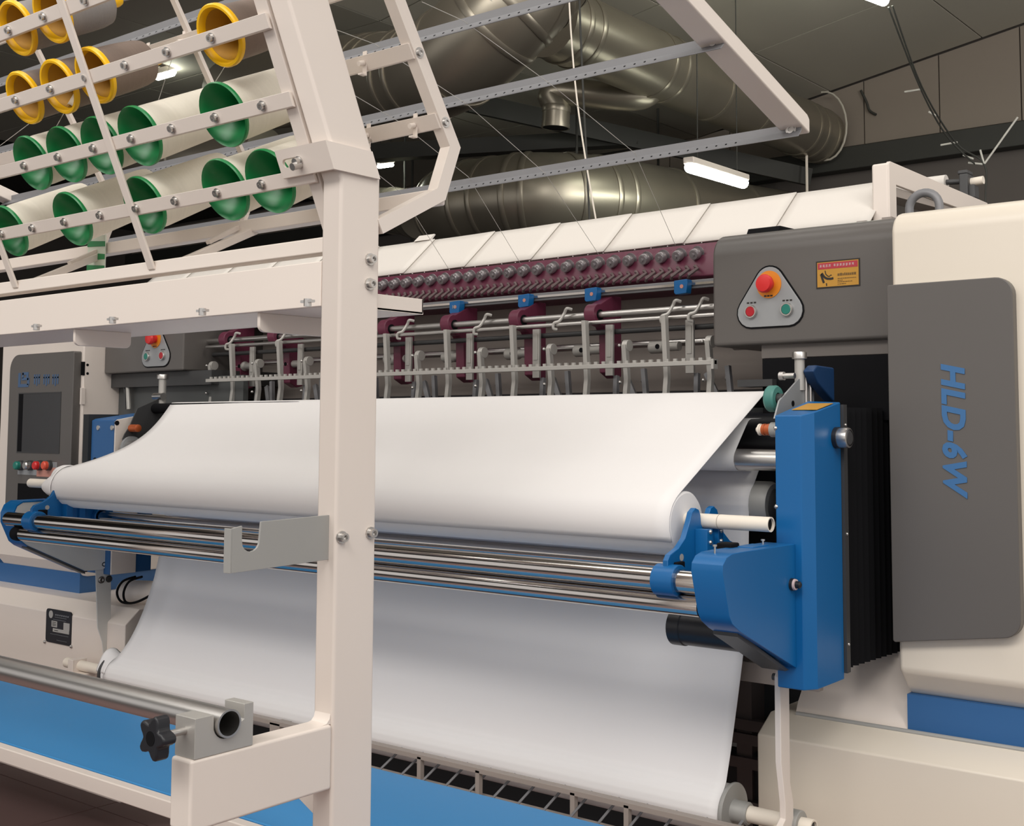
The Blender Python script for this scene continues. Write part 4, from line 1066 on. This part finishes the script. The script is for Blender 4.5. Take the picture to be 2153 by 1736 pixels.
MB().box(SKX, CXE, CYF + .032, 3.1, zlow2 - .11, zlow2 + .002).build('blue_skirt', BLUE_S, dc)
# base
bx0 = at(1592, 1600, Y=2.27).x
bzA = at(1663, 1555, Y=2.27).z; bzB = at(1660, 1501, Y=2.33).z
b = MB(); b.prism('x', [(2.5, 0), (2.5, .14), (2.27, .14), (2.27, bzA), (2.33, bzB), (3.2, bzB), (3.2, 0)], bx0, CXE)
b.build('base', CREAM2, dc, bevel=.004)
b = MB(); b.cyl((bx0 + .06, 2.336, bzB + .002), (CXE, 2.336, bzB + .002), .005, seg=12); b.build('base_trim', ALUG, dc)
b = MB(); b.prism('x', [(2.352, bzB), (2.362, bzB + .02), (2.47, bzB + .15), (2.49, bzB + .15), (2.49, bzB)], bx0 + .05, SKX); b.build('sloping_cover', CREAM, dc)
p = at(1747, 1473, Y=2.36)
# grey head box with control plate
hb = thing('needle_head_box', 'charcoal head box with emergency stop plate and warning sticker beside the ivory cabinet', 'machine head', (-1.25, 2.6, 1.53))
HY = 2.40
hx0 = at(1497, 620, Y=HY).x; hx1 = cxl + .06
hz0 = at(1500, 729, Y=HY).z; hz1 = at(1510, 512, Y=HY + .03).z + .016
prof = [(HY, hz0), (3.0, hz0), (3.0, hz1 + .03), (HY + .16, hz1 + .006)] + arc((HY + .055, hz1 - .052), .055, 85, 180, 8)
b = MB(); b.prism('x', prof, hx0, hx1); b.build('head_cover', GREY, hb, bevel=.010, bseg=4)
MB().box(hx0 + .12, hx1, HY + .02, 2.95, hz0 - .03, hz0 + .002).build('lower_flange', mat('warm_grey_paint', (112, 106, 102), .5), hb)
MB().box(hx0 + .14, hx1 - .1, HY + .03, 2.9, hz0 - .055, hz0 - .03).build('lower_step', TAUPE, hb)
p = at(1617, 491, Y=2.5); b = MB(); b.prism('x', [(2.46, hz1 - .012), (2.52, hz1 + .01), (2.58, hz1 + .012), (2.56, hz1 + .022), (2.48, hz1 + .02)], p.x - .045, p.x + .04); b.build('top_clip', BLACK, hb)
for u, v in ((1815, 469), (1868, 461)):
    p = at(u, v, Y=2.56); b = MB(); b.box(p.x - .012, p.x + .012, 2.55, 2.57, hz1 - .01, p.z + .004); b.build('top_tab', TAUPE, hb)
def tri(cx, cz, w_, h, r, grow=0):
    """rounded triangle, flat bottom"""
    r += grow
    cs = [(cx - w_ / 2 + (r - grow), cz - h / 2 + (r - grow)), (cx + w_ / 2 - (r - grow), cz - h / 2 + (r - grow)), (cx, cz + h / 2 - (r - grow) * 1.15)]
    pts = []
    import itertools
    slope = math.degrees(math.atan2(cs[2][1] - cs[1][1], cs[2][0] - cs[1][0]))   # direction up the right side
    na = slope - 90
    pts += arc(cs[0], r, 180 - na, 270, 6) + arc(cs[1], r, -90, na, 6) + arc(cs[2], r * 1.05, na, 180 - na, 8)
    return pts
def stop_plate(parent, cx, cz, Y, sw):
    b = MB(); b.prism('y', tri(cx, cz, .166, .140, .034, .0035), Y - .002, Y + .001); b.build('plate_gasket', BLACK, parent)
    b = MB(); b.prism('y', tri(cx, cz, .166, .140, .034), Y - .004, Y); pl = b.build('button_plate', PLATE, parent, bevel=.001)
    e = Vector((cx, Y - .004, cz + .026))
    b = MB(); b.lathe(e, (0, -1, 0), [(0, .0315), (.002, .0315)], 36, True, True); b.build('stop_ring', ORANGE, pl)
    b = MB(); b.lathe(e - Vector((0, .002, 0)), (0, -1, 0), [(0, .014), (.012, .014), (.014, .0205), (.022, .0212), (.028, .018), (.030, .006)], 36, True, True); b.build('emergency_stop', RED, pl)
    for sx, m in ((-1, REDD if sw > 0 else GREENB), (1, GREENB if sw > 0 else REDD)):
        c = Vector((cx + sx * .046, Y - .004, cz - .034))
        b = MB(); b.lathe(c, (0, -1, 0), [(0, .0155), (.006, .0155), (.008, .0145), (.008, .0118)], 28, True); b.build('button_ring', STEEL, pl)
        b = MB(); b.lathe(c, (0, -1, 0), [(0, .012), (.007, .012), (.0085, .0105)], 28, True, True); b.build('push_button', m, pl)
        b = MB()
        for k in range(3): b.box(c.x - .012 + k * .009, c.x - .006 + k * .009, Y - .0046, Y - .004, c.z + .019, c.z + .0225)
        b.build('button_caption', INK, pl)
    b = MB()
    for k in range(3): b.box(cx - .012 + k * .008, cx - .006 + k * .008, Y - .0066, Y - .0058, e.z - .028, e.z - .0245)
    b.build('stop_caption', INK, pl)
c = at(1619, 622, Y=HY); stop_plate(hb, c.x, c.z, HY, 1)
# warning sticker
a0, a1 = at(1716, 547, Y=HY), at(1809, 601, Y=HY)
x0, x1 = a0.x, a1.x; z1 = at(1762, 546, Y=HY).z; z0 = at(1762, 604, Y=HY).z
st = MB().box(x0, x1, HY - .0012, HY + .0005, z0, z1).build('warning_sticker', INK, hb)
m_ = .003
MB().box(x0 + m_, x1 - m_, HY - .0016, HY - .0010, z0 + m_, z1 - m_).build('sticker_field', STICKY, st)
MB().box(x0 + m_ * 1.6, x1 - m_ * 1.6, HY - .0020, HY - .0014, z1 - .0185, z1 - m_ * 1.6).build('sticker_header', STICKR, st)
b = MB(); xx = x0 + .010; zc = z1 - .0115
random.seed(3)
while xx < x1 - .012:
    for q in range(3):
        b.box(xx + q * .0016, xx + q * .0016 + .0008, HY - .0024, HY - .0019, zc - .0035 + random.random() * .002, zc + .003)
    b.box(xx, xx + .004, HY - .0024, HY - .0019, zc + .0005, zc + .0013)
    xx += .0072 if not (x0 + .03 < xx < x0 + .04) else .012
b.build('header_print', STICKW, st)
b = MB()
xs, zs = x0 + .012, z0 + .010
def stroke(pts_, wd):
    for (p, q) in zip(pts_[:-1], pts_[1:]):
        p = Vector((xs + p[0], HY - .0018, zs + p[1])); q = Vector((xs + q[0], HY - .0018, zs + q[1])); b.bar(p, q, .0006, wd, up=(0, 1, 0))
stroke([(0, .022), (.004, .010), (.007, .002)], .005); stroke([(.002, .024), (.008, .015), (.014, .011), (.024, .010), (.030, .011)], .005)
stroke([(.010, .029), (.012, .021), (.017, .016), (.022, .016)], .002); stroke([(.022, .018), (.026, .018)], .002); stroke([(.013, .001), (.0135, -.005)], .0025)
b.build('hand_pictogram', INK, st)
b = MB()
for row, (zz_, hh, f0, f1) in enumerate(((.0285, .006, 0, 1), (.0195, .0018, 0, 1), (.0155, .0018, 0, .25), (.012, .0018, .0, .78), (.0075, .0018, 0, .46))):
    xa = x0 + .052 + (x1 - .010 - x0 - .052) * f0; xb = x0 + .052 + (x1 - .010 - x0 - .052) * f1
    while xa < xb:
        ww = .0022 + random.random() * .003
        b.box(xa, min(xa + ww, xb + .001), HY - .0021, HY - .0015, z0 + zz_ - hh / 2, z0 + zz_ + hh / 2 * random.uniform(.4, 1)); xa += ww + .0012
b.build('small_print', mat('brown_print', (110, 82, 40), .6), st)
# handle on top, cream back bracket
gx0, gx1 = at(1912, 440, Y=2.5).x, at(1975, 432, Y=2.5).x
b = MB(); pts_ = []
cx = (gx0 + gx1) / 2; rr = (gx1 - gx0) / 2; gz = at(1943, 405, Y=2.5).z - rr * .95 - .008
pts_ = [(gx0, 2.5, ztop - .02)] + [(cx - rr * math.cos(R(a)), 2.5, gz + .008 + rr * .95 * math.sin(R(a))) for a in range(0, 181, 15)] + [(gx1, 2.5, ztop - .02)]
b.tube(pts_, .0095, 12); b.build('lifting_handle', GALV, dc)
bk = thing('rear_bracket', 'cream triangular bracket standing behind the ivory cabinet', 'bracket', (at(1850, 400, Y=2.70).x, 2.9, 1.78))
BYF = 2.665
kx0 = at(1833, 420, Y=BYF).x; kx1 = at(1868, 420, Y=BYF).x
kz = at(1868, 337, Y=BYF).z
zbot = 1.62
b = MB(); b.prism('z', [(kx0, BYF), (kx1, BYF), (kx1, BYF + .03), (kx0, BYF + .03)], zbot, kz - .004); b.build('bracket_front', CREAM, bk, bevel=.006, bseg=3)
b = MB(); yE = at(2075, 425, X=kx1).y
def kk(u, v): p = at(u, v, X=kx1); return (p.y, p.z)
outer = [(BYF + .003, zbot), (BYF + .003, kz - .006), (BYF + .012, kz), (yE, kk(2078, 428)[1]), (yE, kk(2078, 450)[1]), kk(2010, 436), kk(1883, 389), (BYF + .045, zbot)]
b.prism('x', outer, kx1 - .008, kx1 + .002); b.build('bracket_gusset', CREAM, bk, bevel=.0015)
inn = [kk(1883, 392), kk(2010, 438), kk(2010, 446), kk(1884, 412)]
b = MB(); b.prism('x', inn, kx1 - .06, kx1 - .004); b.build('bracket_flange', TAUPE, bk)
rl = thing('rear_roll', 'small white roll with grey clamp on top of the rear bracket', 'fabric roll', at(1985, 392, Y=3.35))
c = at(1990, 383, Y=3.38)
b = MB(); b.cyl((c.x - .5, 3.38, c.z), (c.x, 3.38, c.z), .022, seg=28); b.build('wound_fabric', BOARD, rl)
b = MB(); b.cyl((c.x, 3.38, c.z), (c.x + .055, 3.38, c.z - .004), .008, seg=16); b.build('spindle', GREYD, rl)
d = at(2032, 384, Y=3.38); b = MB(); b.box(d.x - .012, d.x + .014, 3.35, 3.41, d.z - .05, d.z + .022); b.box(d.x - .018, d.x + .012, 3.355, 3.405, d.z + .022, d.z + .034); b.box(d.x + .01, d.x + .03, 3.36, 3.40, d.z - .05, d.z - .01); b.build('clamp', GREYD, rl, bevel=.004)
b = MB(); b.cyl((d.x + .012, 3.38, d.z), (d.x + .05, 3.38, d.z + .002), .012, seg=16); b.build('clamp_stub', CARD, rl)

# ================================================================== LEFT CONTROL CABINET
lc = thing('control_cabinet', 'ivory control cabinet with charcoal touch screen panel at the left end', 'cabinet', (-4.4, 2.7, 0))
lX = at(171, 900, Y=CYF).x; lXs = at(12, 900, Y=CYF).x
lzl = at(70, 1173, Y=CYF).z; lzl2 = at(70, 1196, Y=CYF + .04).z
b = MB(); b.prism('x', [(CYF, lzl), (CYF + .04, lzl2), (3.2, lzl2), (3.2, 1.74), (CYF + .02, 1.74), (CYF, 1.72)], -4.62, lX); b.build('cabinet_body', CREAM, lc, bevel=.006, bseg=3)
py_ = CYF - .03
px0 = at(16, 900, Y=py_).x; px1 = lX - .012
pz1 = at(90, 742, Y=py_).z; pz0 = at(30, 1090, Y=py_).z
b = MB(); b.prism('y', rrect(px0, px1, pz0, pz1, [.004, .004, .008, .06], 8), py_, CYF + .002); pn = b.build('control_panel', GREY, lc, bevel=.003)
s0, s1 = at(41, 829, Y=py_), at(124, 948, Y=py_)
sz1 = at(82, 827, Y=py_).z; sz0 = at(82, 950, Y=py_).z
b = MB(); e = .012
b.box(s0.x - .004, s1.x + .004, py_ - .002, py_ + .001, sz0 - .004, sz0); b.box(s0.x - .004, s1.x + .004, py_ - .002, py_ + .001, sz1, sz1 + .004)
b.box(s0.x - .004, s0.x, py_ - .002, py_ + .001, sz0, sz1); b.box(s1.x, s1.x + .004, py_ - .002, py_ + .001, sz0, sz1); b.build('screen_bezel', GREYD, lc)
MB().box(s0.x, s1.x, py_ - .0008, py_ + .001, sz0, sz1).build('screen', SCREEN, lc)
MB().box(s0.x, s0.x + .03, py_ - .0012, py_ - .0004, sz0, sz1).build('screen_edge', BLACK, lc)
# faint blue logo and lettering
b = MB(); c = at(52, 798, Y=py_)
u_ = .001
def lbox(x0, x1, z0, z1): b.box(c.x + x0, c.x + x1, py_ - .0015, py_ - .0003, c.z + z0, c.z + z1)
lbox(-.045, -.028, -.028, .026); lbox(-.028, .030, -.028, -.016); lbox(.020, .036, -.02, .006); lbox(-.02, .03, -.002, .008); lbox(.012, .028, .008, .028); lbox(-.016, .012, .018, .028); lbox(-.018, -.006, .006, .026)
b.build('maker_logo', BLUEINKF, lc)
b = MB()
for u in (78, 98, 117):
    c = at(u, 797, Y=py_)
    for k in (-1, 0, 1): b.box(c.x + k * .016 - .004, c.x + k * .016 + .004, py_ - .0015, py_ - .0003, c.z - .018 - .006 * (k == 0), c.z + .018)
    b.box(c.x - .020, c.x + .020, py_ - .0015, py_ - .0003, c.z + .004, c.z + .009)
b.build('maker_lettering', BLUEINKF, lc)
g0, g1 = at(38, 983, Y=py_), at(120, 983, Y=py_)
gz1 = at(80, 970, Y=py_).z; gz0 = at(80, 999, Y=py_).z
MB().box(g0.x, g1.x, py_ - .0012, py_ + .001, gz0, gz1).build('button_strip', PLATE, lc)
MB().box((g0.x + g1.x) / 2, g1.x, py_ - .0018, py_ - .0008, gz0 - .004, gz0 + .03).build('pink_label', PINK, lc)
for u, m in ((47, GREENB), (67, STEEL), (87, RED), (106, mat('orange_red_plastic', (226, 88, 64), .4))):
    c = at(u, 978, Y=py_)
    b = MB(); b.lathe((c.x, py_ - .001, c.z), (0, -1, 0), [(0, .0185), (.012, .0185), (.014, .016)], 24, True, True); b.build('button_ring', GREYD, lc)
    b = MB(); b.lathe((c.x, py_ - .014, c.z), (0, -1, 0), [(0, .0155), (.012, .0155), (.016, .012)], 24, True, True); b.build('push_button', m, lc)
k0, k1 = at(38, 1017, Y=py_), at(120, 1017, Y=py_)
MB().box(k0.x, k1.x, py_ - .001, py_ + .001, at(80, 1056, Y=py_).z, at(80, 1018, Y=py_).z).build('keyboard_recess', BLACK, lc)
# side details
def sd(u, v): p = at(u, v, X=lX); return p.y, p.z
(ya, za), (yb_, zb_) = sd(171, 760), sd(178, 789)
MB().box(lX - .002, lX + .001, ya, yb_, zb_, za).build('side_slot', BLACK, lc)
for v in (767, 785):
    y_, z_ = sd(184, v); b = MB(); b.lathe((lX, y_, z_), (1, 0, 0), [(0, .005), (.001, .005)], 12, True, True); b.build('side_hole', BLACK, lc)
(ya, za), (yb_, zb_) = sd(169, 815), sd(177, 850)
MB().box(lX - .002, lX + .006, ya, yb_, zb_, za).build('side_catch', CREAM, lc, bevel=.001)
# skirt + base with rating plate
sx1 = at(200, 1230, Y=CYF + .05).x
MB().box(-4.8, lX - .03, CYF + .03, 3.1, lzl2 - .14, lzl2 + .01).build('blue_skirt', BLUE_S, lc)
lbx1 = at(262, 1340, Y=2.22).x
lA = at(100, 1285, Y=2.22).z; lB = at(100, 1249, Y=2.27).z
b = MB(); b.prism('x', [(2.5, 0), (2.5, .14), (2.22, .14), (2.22, lA), (2.27, lB), (3.2, lB), (3.2, 0)], -4.95, lbx1); b.build('base', CREAM, lc, bevel=.004)
MB().box(lbx1, lbx1 + .004, 2.26, 3.1, .15, lA - .01).build('base_side', GREYD, lc)
q0, q1 = at(98, 1320, Y=2.22), at(151, 1320, Y=2.22)
qz1_ = at(124, 1282, Y=2.22).z; qz0_ = at(124, 1353, Y=2.22).z
rp = MB(); rp.prism('y', rrect(q0.x, q1.x, qz0_, qz1_, .012, 5), 2.217, 2.221); rp = rp.build('rating_plate', BLACKP, lc)
W_, H_ = q1.x - q0.x, qz1_ - qz0_
def rb(b, x0, x1, z0, z1): b.box(q0.x + W_ * x0, q0.x + W_ * x1, 2.2155, 2.2172, qz0_ + H_ * z0, qz0_ + H_ * z1)
b = MB(); rb(b, .24, .46, .48, .66); rb(b, .30, .94, .34, .44); rb(b, .72, .95, .44, .66); b.build('plate_labels', LABELG, rp)
b = MB(); b.lathe((q0.x + W_ * .2, 2.2172, qz0_ + H_ * .84), (0, -1, 0), [(0, .013), (.0015, .013)], 18, True, True); b.build('plate_emblem', LABELG, rp)
b = MB()
for k in range(7): rb(b, .38 + k * .08, .43 + k * .08, .83, .87)
rb(b, .36, .82, .775, .785); rb(b, .3, .8, .70, .708); rb(b, .2, .92, .26, .266); rb(b, .46, .86, .10, .106); b.build('plate_print', mat('grey_print', (120, 122, 126), .5), rp)
b = MB()
for (fx, fz) in ((.27, .61), (.27, .56), (.27, .52), (.36, .38)): rb(b, fx, fx + .15, fz, fz + .018)
b.build('label_print', INK, rp)
for fx, fz in ((-.03, -.02), (1.02, .0)):
    b = MB(); b.sphere((q0.x + W_ * fx, 2.218, qz0_ + H_ * fz), .006, 8, 6); b.build('plate_screw', STEEL, rp)
# left head box
lh = thing('needle_head_box', 'charcoal head box with emergency stop plate beside the touch screen cabinet', 'machine head', (-3.6, 2.6, 1.5))
ex1 = at(385, 740, Y=HY).x
ez0 = at(385, 778, Y=HY).z
ey2 = at(415, 740, X=ex1).y
b = MB(); b.prism('x', [(HY, ez0), (2.9, ez0), (2.9, 1.76), (HY + .04, 1.76), (HY, 1.73)], lX + .002, ex1); b.build('head_cover', GREY, lh, bevel=.006, bseg=3)
c = at(329, 728, Y=HY); stop_plate(lh, c.x, c.z, HY, -1)
MB().box(lX, ex1 + .12, HY + .03, 2.9, ez0 - .05, ez0 - .001).build('lower_flange', GREYD, lh)
for k, (u, w2) in enumerate(((268, .008), (261, .004))):
    p0, p1 = at(u, 790, Y=2.44), at(u + 3, 860, Y=2.44); b = MB(); b.cyl(p0, p1, w2, seg=10); b.build('air_line', ALU if k == 0 else GREYD, lh)
MB().box(lX + .004, -3.30, 2.46, 2.48, 1.30, ez0 - .02).build('inner_plate', mat('grey_inner_paint', (78, 80, 80), .5), lh)
# white sleeve and cable by the left base
sv = thing('pipe_sleeve', 'white pipe sleeve with black cable loops above the left base', 'sleeve', at(290, 1262, Y=2.33))
b = MB(); a, c = at(262, 1245, Y=2.34), at(345, 1248, Y=2.38)
b.cyl(a, c + (c - a) * .3, .042, seg=28); b.build('sleeve', CREAM, sv)
b = MB()
for off in (0, 14):
    b.tube(spline([at(285 + off, 1212, Y=2.31), at(258 + off, 1222, Y=2.29), at(246 + off, 1245, Y=2.28), at(256 + off * .6, 1265, Y=2.28), at(285, 1266, Y=2.28), at(318, 1250, Y=2.29), at(342, 1232, Y=2.31)]), .004, 8)
b.build('cable_loop', BLACK, sv)

# ================================================================== UNDER THE LOWER ROLL
uf = thing('lower_grid_frame', 'grey steel frame with short rods under the lower roll', 'frame', (-2.3, 2.3, .2))
def xl(u, v, Y): return at(u, v, Y=Y)
ry = 2.06
z_t = at(1000, 1619, Y=ry).z; z_b = at(1000, 1680, Y=ry).z
MB().box(-3.5, -1.15, ry, ry + .02, z_t - .006, z_t + .006).build('top_rail', TAUPE, uf, bevel=.001)
MB().box(-3.5, -1.15, ry, ry + .03, z_b - .02, z_b + .006).build('bottom_rail', TAUPE, uf, bevel=.001)
for u in (880, 1003, 1203, 1316):
    x = at(u, 1650, Y=ry).x; MB().box(x - .006, x + .006, ry, ry + .012, z_b, z_t).build('upright', TAUPE, uf)
for i in range(14):
    x = at(815, 1600, Y=ry - .02).x - .04 + i * .073
    b = MB(); b.cyl((x, ry - .05, z_b - .005), (x + .02, ry + .06, z_b + .065), .003, seg=6); b.build('tine', GALV, uf)
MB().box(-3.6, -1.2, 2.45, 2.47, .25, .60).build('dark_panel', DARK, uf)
for x in (-2.62, -1.2):
    MB().box(x, x + .04, ry, ry + .04, 0, z_t).build('frame_leg', TAUPE, uf)
gp = [at(1575, 1440, Y=2.6), at(1600, 1440, Y=2.6)]
b = MB(); p = at(1592, 1560, Y=2.5)
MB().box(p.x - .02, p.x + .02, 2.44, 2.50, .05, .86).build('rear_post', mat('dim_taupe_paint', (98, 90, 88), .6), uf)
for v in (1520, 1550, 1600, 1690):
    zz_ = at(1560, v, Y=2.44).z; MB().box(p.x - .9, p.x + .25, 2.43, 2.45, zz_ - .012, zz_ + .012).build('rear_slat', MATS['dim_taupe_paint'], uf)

# ================================================================== THREADS
def thread(pts_, lab):
    o = MB().tube(pts_, .0007, 5).build('thread', THREAD); tag(o, lab, 'thread', 'threads running from spools to needles')
RY = [2.303, 1.978, 1.730, 1.497]
thread([at(705, 62, Y=1.52), at(789, 93, Y=RY[2]), at(983, 220, Y=RY[1]), at(1147, 365, Y=RY[0]), at(1259, 535, Y=2.60)], 'fine thread crossing three rails, second from the right')
thread([at(887, 4, Y=1.6), at(975, 44, Y=RY[2]), at(1166, 183, Y=RY[1]), at(1335, 322, Y=RY[0]), at(1420, 515, Y=2.60)], 'fine thread crossing three rails, rightmost of all')
thread([at(746, 201, Y=1.62), at(839, 256, Y=RY[1]), at(985, 372, Y=RY[0]), at(1095, 555, Y=2.60)], 'fine thread beside the creel post crossing the two lower rails')
thread([at(795, 367, Y=1.9), at(843, 405, Y=RY[0]), at(945, 568, Y=2.60)], 'fine thread leaving the post edge below the thin frame')
thread([at(1035, 2, Y=RY[2]), at(1010, -10, Y=1.70), at(1000, -60, Y=1.6)], 'fine thread at the top edge above the upper rail')
def drop(r_, u, v1, u1, lab):
    s = STUD[(r_, u)]; ax = Vector((0, math.cos(AX), math.sin(AX)))
    p = s + ax * .03; thread([p + Vector((0, 0, -.058)), at(u1, v1, Y=1.55)], lab)
drop(2, 446, 232, 415, 'fine thread hanging from the right yellow spool')
drop(2, 183, 270, 225, 'fine thread hanging from the middle yellow spool')
drop(2, 108, 285, 108, 'fine thread hanging from the yellow spool with paper inside')
drop(2, 35, 310, -5, 'fine thread hanging from the leftmost yellow spool')
thread([at(364, 115, Y=1.45), at(329, 224, Y=1.50)], 'fine slanted thread between the right and middle yellow spools')
